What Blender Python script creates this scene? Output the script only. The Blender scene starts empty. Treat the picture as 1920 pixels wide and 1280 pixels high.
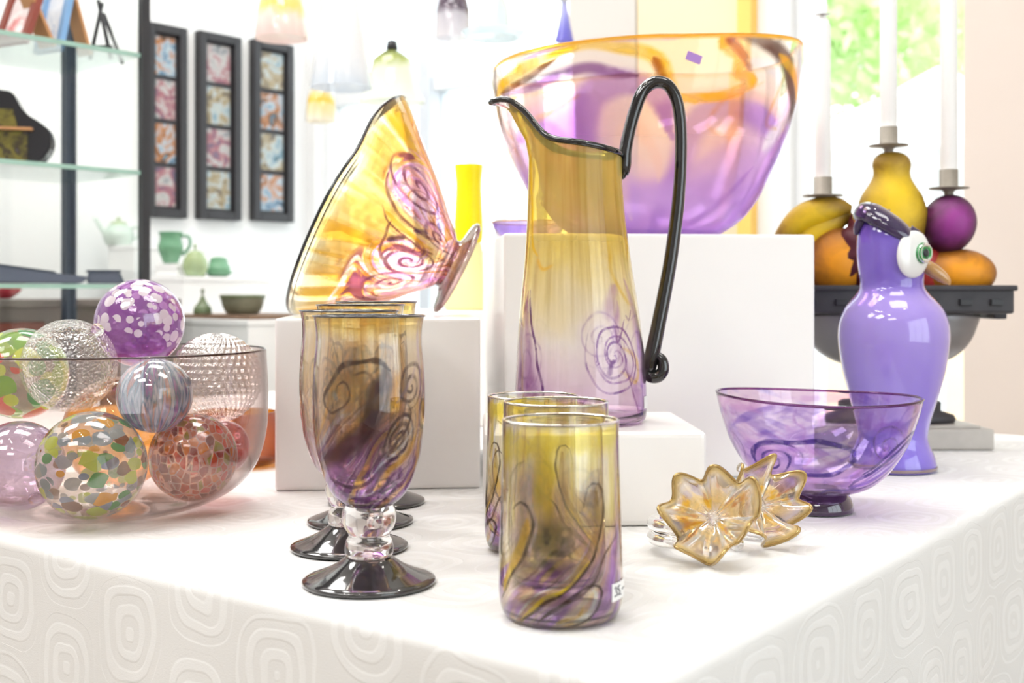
import bpy, bmesh, math, random
import numpy as np
from mathutils import Vector, Matrix

random.seed(7)
rng = np.random.default_rng(7)
sc = bpy.context.scene
COL = sc.collection
PI = math.pi

# ------------------------------------------------------------------ camera, world, lights, exposure
F = 2200.0            # focal length in pixels of the 1920 wide frame
HZ = 550.0            # horizon row
T = 0.75              # table top height
CAMZ = T + 0.195
cam_d = bpy.data.cameras.new('camera')
cam = bpy.data.objects.new('camera', cam_d); COL.objects.link(cam)
cam.location = (0, 0, CAMZ); cam.rotation_euler = (PI/2, 0, 0)
cam_d.sensor_width = 36.0; cam_d.lens = 36.0*F/1920.0
cam_d.shift_y = -(640.0-HZ)/1920.0
cam_d.clip_start = 0.02; cam_d.clip_end = 200
cam_d.dof.use_dof = True; cam_d.dof.focus_distance = 0.92; cam_d.dof.aperture_fstop = 8.0
sc.camera = cam

W = bpy.data.worlds.new('daylight'); sc.world = W; W.use_nodes = True
bg = W.node_tree.nodes['Background']
bg.inputs[0].default_value = (0.88, 0.95, 1.0, 1); bg.inputs[1].default_value = 3.3
sc.view_settings.view_transform = 'Standard'; sc.view_settings.look = 'None'
sc.view_settings.exposure = 0.18; sc.view_settings.gamma = 1.0; sc.view_settings.use_curve_mapping = False
sc.cycles.use_denoising = True
sc.cycles.transparent_max_bounces = 32
sc.cycles.max_bounces = 28; sc.cycles.transmission_bounces = 26; sc.cycles.glossy_bounces = 5; sc.cycles.diffuse_bounces = 3
sc.cycles.use_adaptive_sampling = True; sc.cycles.adaptive_threshold = 0.1; sc.cycles.adaptive_min_samples = 16
sc.cycles.sample_clamp_indirect = 6.0

# room frame: corner K of picture wall and window wall; R_ runs along the window wall, W_ into the corner along the picture wall
K = Vector((-0.656, 3.75)); W_ = Vector((0.66, 0.75)); W_.normalize(); R_ = Vector((W_.y, -W_.x))
def RM(a, b, z): p = K + a*R_ - b*W_; return Vector((p.x, p.y, z))
def P(x, y, d): return Vector(((x-960)/F*d, d, CAMZ+(HZ-y)/F*d))
CEIL = 2.75
LIGHT_ROT = math.atan2(R_.y, R_.x)

def area(name, loc, size, power, color, target=None, shape='RECTANGLE', portal=False):
    l = bpy.data.lights.new(name, 'AREA'); l.shape = shape; l.size = size[0]
    if shape in ('RECTANGLE', 'ELLIPSE'): l.size_y = size[1]
    l.energy = power; l.color = color
    o = bpy.data.objects.new(name, l); COL.objects.link(o); o.location = loc
    d = (Vector(target)-Vector(loc)) if target is not None else Vector((0, 0, -1))
    o.rotation_euler = d.to_track_quat('-Z', 'Y').to_euler()
    if portal: l.cycles.is_portal = True
    return o
# added unseen fill panels brightening wall, blocks and cloth; then the shop's warm spots
for a, b, pw in ((1.7, 1.5, 16), (3.0, 1.5, 9), (2.2, 3.6, 20), (0.75, 0.9, 15), (0.8, 2.4, 24), (1.3, 3.3, 10), (3.6, 3.8, 10)):
    area('added_fill_panel', RM(a, b, CEIL-0.03), (0.9, 0.5), pw, (1.0, 0.99, 0.975))
SPOTS = [(1.9, 2.5), (2.1, 2.55), (2.3, 2.6), (2.9, 3.0), (3.05, 3.0), (1.2, 3.0), (3.4, 1.6), (2.5, 0.9), (0.8, 1.4)]
for a, b in SPOTS:
    area('ceiling_spot_light', RM(a, b, CEIL-0.12), (0.05, 0.05), 0.9, (1.0, 0.93, 0.85), target=P(1000, 900, 1.0), shape='DISK')
def portal(a0, a1, z0, z1, b=-0.02, right=None):
    if right is None:
        c = RM((a0+a1)/2, b, (z0+z1)/2); t = RM((a0+a1)/2, b+1, (z0+z1)/2)
    else:
        c = RM(right, (a0+a1)/2, (z0+z1)/2); t = RM(right-1, (a0+a1)/2, (z0+z1)/2)
    o = area('window_daylight_portal', c, (a1-a0, z1-z0), 1, (1, 1, 1), target=t, portal=True)
portal(0.04, 1.086, 0.35, 2.5)
portal(1.70, 2.126, 0.35, 2.5)
portal(0.6, 3.0, 0.5, 2.4, right=5.22)

# ------------------------------------------------------------------ node helpers
def new_mat(name):
    m = bpy.data.materials.new(name); m.use_nodes = True
    nt = m.node_tree
    for n in list(nt.nodes): nt.nodes.remove(n)
    out = nt.nodes.new('ShaderNodeOutputMaterial')
    return m, nt, out
class N:
    def __init__(s, nt): s.nt = nt
    def node(s, typ, **kw):
        n = s.nt.nodes.new(typ)
        for k, v in kw.items(): setattr(n, k, v)
        return n
    def put(s, sock, v):
        if v is None: return
        if isinstance(v, bpy.types.NodeSocket): s.nt.links.new(v, sock)
        else:
            try: sock.default_value = v
            except Exception: sock.default_value = (*v, 1.0)
    def math(s, op, a, b=None, c=None, clamp=False):
        n = s.node('ShaderNodeMath', operation=op, use_clamp=clamp)
        for i, v in enumerate((a, b, c)): s.put(n.inputs[i], v)
        return n.outputs[0]
    def mix(s, f, a, b, blend='MIX'):
        n = s.node('ShaderNodeMix', data_type='RGBA', blend_type=blend)
        s.put(n.inputs[0], f); s.put(n.inputs[6], rgba(a)); s.put(n.inputs[7], rgba(b))
        return n.outputs[2]
    def noise(s, vec, scale, detail=3, rough=.5, dist=0.0):
        n = s.node('ShaderNodeTexNoise'); s.put(n.inputs['Vector'], vec)
        n.inputs['Scale'].default_value = scale; n.inputs['Detail'].default_value = detail
        n.inputs['Roughness'].default_value = rough; n.inputs['Distortion'].default_value = dist
        return n
    def ramp(s, f, stops, interp='LINEAR'):
        n = s.node('ShaderNodeValToRGB'); s.put(n.inputs[0], f)
        cr = n.color_ramp; cr.interpolation = interp
        while len(cr.elements) < len(stops): cr.elements.new(0.5)
        for e, (p, c) in zip(cr.elements, stops): e.position = p; e.color = (*c, 1) if len(c) == 3 else c
        return n.outputs[0]
    def coord(s, which='Object'):
        return s.node('ShaderNodeTexCoord').outputs[which]
    def mapping(s, vec, scale=(1,1,1), rot=(0,0,0), loc=(0,0,0)):
        n = s.node('ShaderNodeMapping'); s.put(n.inputs[0], vec)
        n.inputs['Scale'].default_value = scale; n.inputs['Rotation'].default_value = rot; n.inputs['Location'].default_value = loc
        return n.outputs[0]
    def bump(s, h, strength=.3, dist=.001):
        n = s.node('ShaderNodeBump'); s.put(n.inputs['Height'], h)
        n.inputs['Strength'].default_value = strength; n.inputs['Distance'].default_value = dist
        return n.outputs[0]
def rgba(c):
    if isinstance(c, (tuple, list)) and len(c) == 3: return (*c, 1.0)
    return c
def srgb(r, g, b):
    f = lambda v: (v/255/12.92) if v/255 <= .04045 else ((v/255+.055)/1.055)**2.4
    return (f(r), f(g), f(b))

def plain(name, color, rough=.5, metal=0.0, noise_scale=0, noise_amt=.1, bump=0.0, bump_scale=60, coat=0.0, emit=None, spec=.5):
    m, nt, out = new_mat(name); n = N(nt)
    b = n.node('ShaderNodeBsdfPrincipled')
    col = rgba(color)
    if noise_scale:
        nz = n.noise(n.coord(), noise_scale, 4)
        dark = tuple(max(0, c*(1-noise_amt*2)) for c in color); lite = tuple(min(1, c*(1+noise_amt)) for c in color)
        col = n.mix(nz.outputs[0], dark, lite)
    n.put(b.inputs['Base Color'], col)
    b.inputs['Roughness'].default_value = rough; b.inputs['Metallic'].default_value = metal
    b.inputs['Coat Weight'].default_value = coat; b.inputs['Specular IOR Level'].default_value = spec
    if bump:
        nz2 = n.noise(n.coord(), bump_scale, 3)
        nt.links.new(n.bump(nz2.outputs[0], bump, .002), b.inputs['Normal'])
    if emit:
        n.put(b.inputs['Emission Color'], rgba(emit[0])); b.inputs['Emission Strength'].default_value = emit[1]
    nt.links.new(b.outputs[0], out.inputs[0])
    return m

def facing(n, normal=None):
    g = n.node('ShaderNodeNewGeometry')
    d = n.node('ShaderNodeVectorMath', operation='DOT_PRODUCT')
    n.put(d.inputs[0], normal if normal is not None else g.outputs['Normal']); n.put(d.inputs[1], g.outputs['Incoming'])
    return n.math('MINIMUM', n.math('ABSOLUTE', d.outputs['Value']), 1.0)

def thin_glass(name, color=(1,1,1), attr=None, rough=.015, gloss=(1,1,1), edge=.45, thick=.9, base_refl=.045, colfn=None, body=None, bumpfn=None):
    """thin blown glass wall: tinted straight transmission plus a Fresnel reflection; path length grows towards grazing view.
    body: (mask socket fn -> factor, colour fn) part of the wall that is opaque coloured enamel"""
    m, nt, out = new_mat(name); n = N(nt)
    nrm = None
    if bumpfn: nrm = bumpfn(n)
    c = facing(n, nrm)
    inv = n.math('SUBTRACT', 1.0, c)
    if attr:
        a = n.node('ShaderNodeAttribute', attribute_name=attr); col = a.outputs['Color']
    elif colfn: col = colfn(n)
    else: col = rgba(color)
    gm = n.node('ShaderNodeGamma'); n.put(gm.inputs[0], col)
    n.put(gm.inputs[1], n.math('ADD', 1.0, n.math('MULTIPLY', n.math('POWER', inv, 2.0), thick)))
    dark = n.math('SUBTRACT', 1.0, n.math('MULTIPLY', n.math('POWER', inv, 5.0), edge))
    mul = n.node('ShaderNodeVectorMath', operation='SCALE'); n.put(mul.inputs[0], gm.outputs[0]); n.put(mul.inputs['Scale'], dark)
    tr = n.node('ShaderNodeBsdfTransparent'); n.put(tr.inputs[0], mul.outputs[0])
    base = tr.outputs[0]
    if body:
        fac, bcol = body(n)
        df = n.node('ShaderNodeBsdfDiffuse'); n.put(df.inputs[0], rgba(bcol))
        tl = n.node('ShaderNodeBsdfTranslucent'); n.put(tl.inputs[0], rgba(bcol))
        ms = n.node('ShaderNodeMixShader'); ms.inputs[0].default_value = .5
        nt.links.new(df.outputs[0], ms.inputs[1]); nt.links.new(tl.outputs[0], ms.inputs[2])
        mb = n.node('ShaderNodeMixShader'); n.put(mb.inputs[0], fac)
        nt.links.new(base, mb.inputs[1]); nt.links.new(ms.outputs[0], mb.inputs[2]); base = mb.outputs[0]
    gl = n.node('ShaderNodeBsdfGlossy'); n.put(gl.inputs['Color'], rgba(gloss)); gl.inputs['Roughness'].default_value = rough
    if nrm is not None: nt.links.new(nrm, gl.inputs['Normal'])
    fr = n.math('ADD', base_refl, n.math('MULTIPLY', 1-base_refl, n.math('POWER', inv, 5.0)))
    mx = n.node('ShaderNodeMixShader'); n.put(mx.inputs[0], fr)
    nt.links.new(base, mx.inputs[1]); nt.links.new(gl.outputs[0], mx.inputs[2])
    nt.links.new(mx.outputs[0], out.inputs[0])
    return m

def solid_glass(name, color=(1,1,1), rough=0.0, ior=1.48, attr=None, gamma=2.0, coat=0.0):
    m, nt, out = new_mat(name); n = N(nt)
    b = n.node('ShaderNodeBsdfPrincipled')
    if attr:
        a = n.node('ShaderNodeAttribute', attribute_name=attr); gm = n.node('ShaderNodeGamma'); n.put(gm.inputs[0], a.outputs['Color']); gm.inputs[1].default_value = gamma
        n.put(b.inputs['Base Color'], gm.outputs[0]); b.inputs['Coat Weight'].default_value = coat; b.inputs['Coat Roughness'].default_value = .02
    else: n.put(b.inputs['Base Color'], rgba(color))
    b.inputs['Roughness'].default_value = rough; b.inputs['IOR'].default_value = ior
    b.inputs['Transmission Weight'].default_value = 1.0
    if attr:   # alpha of the colour attribute: 1 clear, 0 milky (coloured enamel drawn into the wall)
        df = n.node('ShaderNodeBsdfDiffuse'); tl = n.node('ShaderNodeBsdfTranslucent')
        n.put(df.inputs[0], a.outputs['Color']); n.put(tl.inputs[0], a.outputs['Color'])
        m1 = n.node('ShaderNodeMixShader'); m1.inputs[0].default_value = .55
        nt.links.new(df.outputs[0], m1.inputs[1]); nt.links.new(tl.outputs[0], m1.inputs[2])
        m2 = n.node('ShaderNodeMixShader'); n.put(m2.inputs[0], n.math('SUBTRACT', 1.0, a.outputs['Alpha'], clamp=True))
        nt.links.new(b.outputs[0], m2.inputs[1]); nt.links.new(m1.outputs[0], m2.inputs[2])
        nt.links.new(m2.outputs[0], out.inputs[0])
    else: nt.links.new(b.outputs[0], out.inputs[0])
    return m

# ------------------------------------------------------------------ object helpers
def thing(name, label, cat, loc=(0,0,0), group=None, rotz=0.0):
    o = bpy.data.objects.new(name, None); COL.objects.link(o)
    o.empty_display_size = .02
    o.location = loc; o.rotation_euler = (0, 0, rotz)
    tag(o, label, cat, group); return o
def tag(o, label=None, cat=None, group=None, kind=None):
    if label: o['label'] = label
    if cat: o['category'] = cat
    if group: o['group'] = group
    if kind: o['kind'] = kind
    return o
def mesh_obj(name, verts, faces, mat, parent=None, smooth=True, cols=None, uvs=None, loc=None):
    me = bpy.data.meshes.new(name)
    me.from_pydata([tuple(v) for v in verts] if not isinstance(verts, np.ndarray) else verts.tolist(), [], faces if isinstance(faces, list) else faces.tolist())
    me.update()
    if smooth: me.polygons.foreach_set('use_smooth', np.ones(len(me.polygons), dtype=bool))
    if cols is not None:
        at = me.color_attributes.new('Col', 'FLOAT_COLOR', 'POINT')
        cols = np.asarray(cols); c = np.ones((len(me.vertices), 4), dtype=np.float32); c[:, :cols.shape[1]] = cols
        at.data.foreach_set('color', c.ravel())
    if uvs is not None:
        ul = me.uv_layers.new(name='UVMap')
        li = np.zeros(len(me.loops), dtype=np.int32); me.loops.foreach_get('vertex_index', li)
        ul.data.foreach_set('uv', np.asarray(uvs, dtype=np.float32)[li].ravel())
    if mat is not None: me.materials.append(mat)
    o = bpy.data.objects.new(name, me); COL.objects.link(o)
    if parent is not None: o.parent = parent
    if loc is not None: o.location = loc
    return o
def struct(o): o['kind'] = 'structure'; return o
def bm_obj(name, bm, mat, parent=None, smooth=False, loc=None):
    me = bpy.data.meshes.new(name); bm.normal_update(); bm.to_mesh(me); bm.free()
    if smooth: me.polygons.foreach_set('use_smooth', np.ones(len(me.polygons), dtype=bool))
    if mat is not None: me.materials.append(mat)
    o = bpy.data.objects.new(name, me); COL.objects.link(o)
    if parent is not None: o.parent = parent
    if loc is not None: o.location = loc
    return o
def box8(name, pts, mat, parent=None, bevel=0.0, loc=None, segs=2):
    """box from 8 corners: bottom 4 ccw, top 4 ccw"""
    bm = bmesh.new(); vs = [bm.verts.new(p) for p in pts]
    for f in ((3,2,1,0), (4,5,6,7), (0,1,5,4), (1,2,6,5), (2,3,7,6), (3,0,4,7)): bm.faces.new([vs[i] for i in f])
    bmesh.ops.recalc_face_normals(bm, faces=bm.faces)
    if bevel: bmesh.ops.bevel(bm, geom=list(bm.edges), offset=bevel, segments=segs, affect='EDGES', profile=.6)
    return bm_obj(name, bm, mat, parent, smooth=False, loc=loc)
def roombox(name, a0, a1, b0, b1, z0, z1, mat, parent=None, bevel=0.0):
    pts = [RM(a0,b0,z0), RM(a1,b0,z0), RM(a1,b1,z0), RM(a0,b1,z0), RM(a0,b0,z1), RM(a1,b0,z1), RM(a1,b1,z1), RM(a0,b1,z1)]
    if parent is not None: pts = [p-parent.location for p in pts]
    return box8(name, pts, mat, parent, bevel)
def box(name, c, s, mat, parent=None, bevel=0.0, rot=None):
    x, y, z = s[0]/2, s[1]/2, s[2]/2; c = Vector(c)
    M = rot if rot is not None else Matrix.Identity(3)
    pts = [c + M @ Vector(p) for p in ((-x,-y,-z),(x,-y,-z),(x,y,-z),(-x,y,-z),(-x,-y,z),(x,-y,z),(x,y,z),(-x,y,z))]
    return box8(name, pts, mat, parent, bevel)
def spline(pts, n):
    """monotone-ish Catmull-Rom resample of a list of tuples by chord length"""
    p = np.array(pts, float)
    seg = np.sqrt((np.diff(p, axis=0)**2).sum(1)); t = np.concatenate(([0], np.cumsum(seg))); t /= t[-1]
    u = np.linspace(0, 1, n); idx = np.clip(np.searchsorted(t, u, side='right')-1, 0, len(p)-2)
    h = (t[idx+1]-t[idx]); x = ((u-t[idx])/h)[:, None]
    tan = np.zeros_like(p)
    for i in range(len(p)):
        a, b = max(i-1, 0), min(i+1, len(p)-1); tan[i] = (p[b]-p[a])/max(t[b]-t[a], 1e-9)
    m0, m1 = tan[idx]*h[:, None], tan[idx+1]*h[:, None]
    return (2*x**3-3*x**2+1)*p[idx]+(x**3-2*x**2+x)*m0+(-2*x**3+3*x**2)*p[idx+1]+(x**3-x**2)*m1
def grid_faces(nr, nc, wrap=True):
    i = np.arange(nr-1)[:, None]; j = np.arange(nc if wrap else nc-1)[None, :]
    a = i*nc+j; b = i*nc+(j+1) % nc; c = (i+1)*nc+(j+1) % nc; d = (i+1)*nc+j
    return np.stack([a, b, c, d], -1).reshape(-1, 4)
def lathe(name, prof, mat, parent=None, nseg=48, nrow=None, loc=None, deform=None, paint=None, smooth=True, caps=True, scale=1.0):
    """surface of revolution of an open profile [(r,z)]; theta=0 faces the camera (-y), grows to +x. Rows at r~0 close it."""
    p = np.array(prof, float)*scale
    if nrow: p = spline(p, nrow)
    th = np.linspace(0, 2*PI, nseg, endpoint=False)
    r = np.maximum(p[:, 0], 1e-5)[:, None]*np.ones_like(th)[None]; z = p[:, 1][:, None]*np.ones_like(th)[None]
    x = r*np.sin(th)[None]; y = -r*np.cos(th)[None]
    TH = np.ones_like(z)*th[None]
    if deform is not None: x, y, z = deform(x, y, z, r, TH)
    V = np.stack([x, y, z], -1).reshape(-1, 3)
    cols = None
    if paint is not None: cols = paint(TH, z, r).reshape(-1, 3)
    return mesh_obj(name, V, grid_faces(len(p), nseg), mat, parent, smooth, cols, loc=loc)
def vessel(name, outer, thick, mat, parent, nseg, nrow, paint=None, scale=1.0, floor_t=None, deform=None, inner_rows=40, loc=None, inner_col=1.0, rim_rows=6, opac=None):
    """hollow vessel: outer profile bottom->rim [(r,z)] px; closed wall of given thickness with round lip"""
    o = spline(np.array(outer, float), nrow)
    ft = floor_t if floor_t is not None else thick
    tang = np.gradient(o, axis=0); ln = np.hypot(tang[:, 0], tang[:, 1])+1e-9
    nin = np.stack([-tang[:, 1]/ln, tang[:, 0]/ln], 1)
    inn = o+nin*thick
    keep = inn[:, 1] > o[0, 1]+ft
    inn = inn[keep]; inn[:, 0] = np.maximum(inn[:, 0], 0)
    inn = inn[np.linspace(len(inn)-1, 0, inner_rows).astype(int)]
    top_o, top_i = o[-1], inn[0]; c = (top_o+top_i)/2; rr = np.hypot(*(top_o-top_i))/2
    up = tang[-1]/ln[-1]; out_ = (top_o-c)/rr
    rim = np.array([c+rr*(math.cos(a)*out_+math.sin(a)*up) for a in np.linspace(0, PI, rim_rows+2)[1:-1]])
    bot_o = np.array([[0.01, o[0, 1]]]); bot_i = np.array([[inn[-1, 0]*.5, inn[-1, 1]-0.0], [0.01, inn[-1, 1]]])
    p = np.concatenate([bot_o, o, rim, inn, bot_i])*scale
    th = np.linspace(0, 2*PI, nseg, endpoint=False)
    r = np.maximum(p[:, 0], 1e-5)[:, None]*np.ones_like(th)[None]; z = p[:, 1][:, None]*np.ones_like(th)[None]
    TH = np.ones_like(z)*th[None]
    x = r*np.sin(th)[None]; y = -r*np.cos(th)[None]
    cols = None
    if paint is not None:
        cols = np.ones(r.shape+(4,))*inner_col
        no = 1+len(o)+rim_rows//2
        cols[:no, :, :3] = paint(TH[:no], z[:no]/scale, r[:no]/scale)
        if opac is not None: cols[:no, :, 3] = 1-opac(TH[:no], z[:no]/scale, cols[:no, :, :3])
    if deform is not None: x, y, z = deform(x, y, z, r, TH)
    V = np.stack([x, y, z], -1).reshape(-1, 3)
    return mesh_obj(name, V, grid_faces(len(p), nseg), mat, parent, True, None if cols is None else cols.reshape(-1, 4), loc=loc)
def tube(name, pts, rad, mat, parent=None, nseg=12, npts=None, closed=False, flat=None, loc=None, cols=None):
    """swept tube through points; rad scalar or list; flat = (sx, sy) cross-section scales"""
    p = np.array([tuple(q) for q in pts], float)
    rd = np.array(rad if hasattr(rad, '__len__') else [rad]*len(p), float)
    if npts and not closed:
        q = spline(np.concatenate([p, rd[:, None]], 1), npts); p, rd = q[:, :3], q[:, 3]
    n = len(p); tan = np.zeros_like(p)
    for i in range(n):
        a, b = ((i-1) % n, (i+1) % n) if closed else (max(i-1, 0), min(i+1, n-1))
        tan[i] = p[b]-p[a]
    tan /= np.linalg.norm(tan, axis=1)[:, None]+1e-12
    up = np.array([0., 1, 0]) if abs(tan[0][1]) < .9 else np.array([1., 0, 0])
    V = []; fx, fy = flat or (1, 1)
    b = up
    for i in range(n):
        t = tan[i]; b = b-t*np.dot(b, t); b /= np.linalg.norm(b); c = np.cross(t, b)
        for k in range(nseg):
            a = 2*PI*k/nseg; V.append(p[i]+rd[i]*(fx*math.cos(a)*b+fy*math.sin(a)*c))
    f = []
    for i in range(n if closed else n-1):
        for k in range(nseg):
            f.append((i*nseg+k, ((i+1) % n)*nseg+k, ((i+1) % n)*nseg+(k+1) % nseg, i*nseg+(k+1) % nseg))
    if not closed:
        f.append(tuple(range(nseg))); f.append(tuple(((n-1)*nseg+k) for k in reversed(range(nseg))))
    return mesh_obj(name, V, [list(map(int, q)) for q in f], mat, parent, True, loc=loc)
def ellipsoid(name, c, s, mat, parent=None, nu=32, nv=18, rot=None, fn=None):
    V, f = [], []
    for i in range(nv+1):
        t = PI*i/nv
        for j in range(nu):
            a = 2*PI*j/nu; v = Vector((math.sin(t)*math.sin(a), -math.sin(t)*math.cos(a), math.cos(t)))
            if fn: v = fn(v, t, a)
            v = Vector((v.x*s[0], v.y*s[1], v.z*s[2]))
            if rot is not None: v = rot @ v
            V.append(v+Vector(c))
    fa = grid_faces(nv+1, nu)[:, ::-1]
    return mesh_obj(name, V, fa.tolist(), mat, parent, True)

# ------------------------------------------------------------------ numpy paint helpers
def hash2(i, j, s): return np.modf(np.abs(np.sin(i*127.1+j*311.7+s*74.7)*43758.5453))[0]
def vnoise(x, y, s=0):
    i, j = np.floor(x), np.floor(y); fx, fy = x-i, y-j; fx = fx*fx*(3-2*fx); fy = fy*fy*(3-2*fy)
    return (hash2(i,j,s)*(1-fx)+hash2(i+1,j,s)*fx)*(1-fy)+(hash2(i,j+1,s)*(1-fx)+hash2(i+1,j+1,s)*fx)*fy
def fbm(x, y, s=0, o=4):
    t, a = 0, .5
    for k in range(o): t = t+a*vnoise(x*2**k, y*2**k, s+k*13); a *= .5
    return t/(1-.5**o)
def sstep(a, b, x): t = np.clip((x-a)/(b-a), 0, 1); return t*t*(3-2*t)
def cmix(c, col, m): return c*(1-m[..., None])+np.array(col)[None, None]*m[..., None]
def cramp(t, stops):
    xs = [s[0] for s in stops]; return np.stack([np.interp(t, xs, [s[1][k] for s in stops]) for k in range(3)], -1)
def swirl(s, z, centres, period):
    """twist the plane around each centre: the hook-drawn swirls of art glass"""
    s, z = s.copy(), z.copy()
    for cs, cz, R, A, asp, tilt in centres:
        ds = (s-cs+period/2) % period-period/2; dz = z-cz
        ct, st = math.cos(tilt), math.sin(tilt)
        a, b = ds*ct+dz*st, (-ds*st+dz*ct)/asp
        r = np.hypot(a, b); w = A*np.exp(-(r/R)**2.0)
        cw, sw = np.cos(w), np.sin(w)
        a2, b2 = a*cw-b*sw, (a*sw+b*cw)*asp
        s = s-ds+(a2*ct-b2*st); z = cz+(a2*st+b2*ct)
    return s, z
def curl_line(c, s, z, period, cs, cz, R, turns, col, width, asp=1.0, tilt=0.0, hand=1, phase=0.0, strength=1.0, fill=None, fillm=.5):
    """a thin spiral thread (archimedean) of radius R around (cs,cz)"""
    ds = (s-cs+period/2) % period-period/2; dz = z-cz
    ct, st = math.cos(tilt), math.sin(tilt)
    a, b = ds*ct+dz*st, (-ds*st+dz*ct)/asp
    r = np.hypot(a, b)/R; th = np.arctan2(b*hand, a)+phase
    if fill is not None: c = cmix(c, fill, sstep(1.08, .8, r)*fillm)
    q = r*turns-th/(2*PI); fr = np.abs(q-np.round(q))/turns*R
    m = sstep(width, width*.35, fr)*(r < 1.06)*sstep(1.07, .97, r)*strength*(.5+.5*sstep(.35, .6, fbm(s/12, z/12, 23, 3)))
    return cmix(c, col, m)
def stroke(c, s, z, period, pts, col, w0, w1=None, strength=1.0, soft=.5):
    """a soft brush stroke along a smooth line in (s,z)"""
    p = spline(pts, 28); w1 = w0 if w1 is None else w1
    lo, hi = p.min(0)-max(w0, w1), p.max(0)+max(w0, w1); mid = (lo[0]+hi[0])/2
    sl = (s-mid+period/2) % period-period/2+mid
    sel = (sl > lo[0]) & (sl < hi[0]) & (z > lo[1]) & (z < hi[1])
    if not sel.any(): return c
    S_, Z_ = sl[sel], z[sel]; best = np.full(S_.shape, 9.0)
    for k in range(len(p)-1):
        (a, b), (a2, b2) = p[k], p[k+1]; u = (k+.5)/27; w = (w0+(w1-w0)*u)*min(1, .25+5*u, .25+5*(1-u))
        dx, dy = a2-a, b2-b; t = np.clip(((S_-a)*dx+(Z_-b)*dy)/(dx*dx+dy*dy+1e-9), 0, 1)
        best = np.minimum(best, np.hypot(S_-a-t*dx, Z_-b-t*dy)/w)
    m = np.zeros(s.shape); m[sel] = sstep(1.0, 1-soft, best)*strength*(.66+.34*sstep(.35, .6, fbm(S_/(5+2.2*w0)+3, Z_/(5+2.2*w0), 17, 3)))
    return cmix(c, col, m)
def blob(c, s, z, period, cs, cz, rs, rz, col, strength=1.0, soft=.7, tilt=0.0):
    ds = (s-cs+period/2) % period-period/2; dz = z-cz; ct, st = math.cos(tilt), math.sin(tilt)
    r = np.hypot((ds*ct+dz*st)/rs, (-ds*st+dz*ct)/rz)
    return cmix(c, col, sstep(1.0, 1-soft, r)*strength)
def pfbm(s, z, per, sx, sy, seed, o=4):
    """noise that joins up around the vessel"""
    w = sstep(.32, .5, s/per); a = fbm(s/sx, z/sy, seed, o)
    return a*(1-w)+fbm((s-per)/sx, z/sy, seed, o)*w
def warp(s, z, per, amp, size, seed):
    return s+amp*2*(pfbm(s, z, per, size, size, seed, 2)-.5), z+amp*2*(pfbm(s, z, per, size, size, seed+5, 2)-.5)
def XS(x, R): return R*math.asin(max(-1, min(1, x/R)))
def XL(pts, R): return [(XS(x, R), z) for x, z in pts]
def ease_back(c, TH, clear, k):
    """far half painted paler, brightening what shows through so the near pattern reads"""
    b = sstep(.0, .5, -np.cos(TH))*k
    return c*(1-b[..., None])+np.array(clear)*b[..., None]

# ------------------------------------------------------------------ shared materials
M_wall = plain('wall_paint', (.86, .85, .84), .8, noise_scale=3, noise_amt=.015)
M_cream = plain('cream_wall_paint', srgb(220, 206, 196), .8, noise_scale=4, noise_amt=.02)
M_yellowp = plain('yellow_wall_panel', srgb(236, 218, 182), .8, noise_scale=3, noise_amt=.02)
M_amberp = plain('amber_edge_paint', srgb(250, 205, 110), .7, noise_scale=3, noise_amt=.02)
M_greyp = plain('grey_white_column', srgb(206, 200, 194), .8, noise_scale=3, noise_amt=.02)
M_ceil = plain('ceiling_paint', (.85, .84, .82), .9, noise_scale=5, noise_amt=.02)
M_floor = plain('floor_laminate', srgb(168, 152, 134), .45, noise_scale=7, noise_amt=.15)
M_winframe = plain('window_frame_white', (.86, .87, .88), .4, noise_scale=20, noise_amt=.02)
M_winbar = plain('window_bar_blue_grey', srgb(212, 217, 224), .4, noise_scale=20, noise_amt=.04)
M_black = plain('black_metal_post', srgb(38, 38, 42), .45, noise_scale=40, noise_amt=.1)
M_postb = plain('blue_grey_metal', srgb(60, 68, 84), .45, noise_scale=30, noise_amt=.1)
M_pane = thin_glass('window_pane_glass', (.97, .985, .98), thick=.2, edge=.1)
M_shelf = thin_glass('shelf_glass', (.90, .945, .93), thick=1.2, edge=.2, rough=.03)
M_shelfedge = plain('green_glass_edge', srgb(150, 182, 168), .15, noise_scale=30, noise_amt=.1)
M_block = plain('white_acrylic_block', srgb(247, 243, 240), .28, noise_scale=6, noise_amt=.008)
M_plinth = plain('white_plinth_paint', (.86, .85, .84), .6, noise_scale=6, noise_amt=.015)

def multi_room(name, boxes, mat):
    bm = bmesh.new()
    for a0, a1, b0, b1, z0, z1 in boxes:
        vs = [bm.verts.new(RM(*q)) for q in ((a0,b0,z0),(a1,b0,z0),(a1,b1,z0),(a0,b1,z0),(a0,b0,z1),(a1,b0,z1),(a1,b1,z1),(a0,b1,z1))]
        for f in ((3,2,1,0),(4,5,6,7),(0,1,5,4),(1,2,6,5),(2,3,7,6),(3,0,4,7)): bm.faces.new([vs[i] for i in f])
    bmesh.ops.recalc_face_normals(bm, faces=bm.faces)
    return struct(bm_obj(name, bm, mat))

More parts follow.
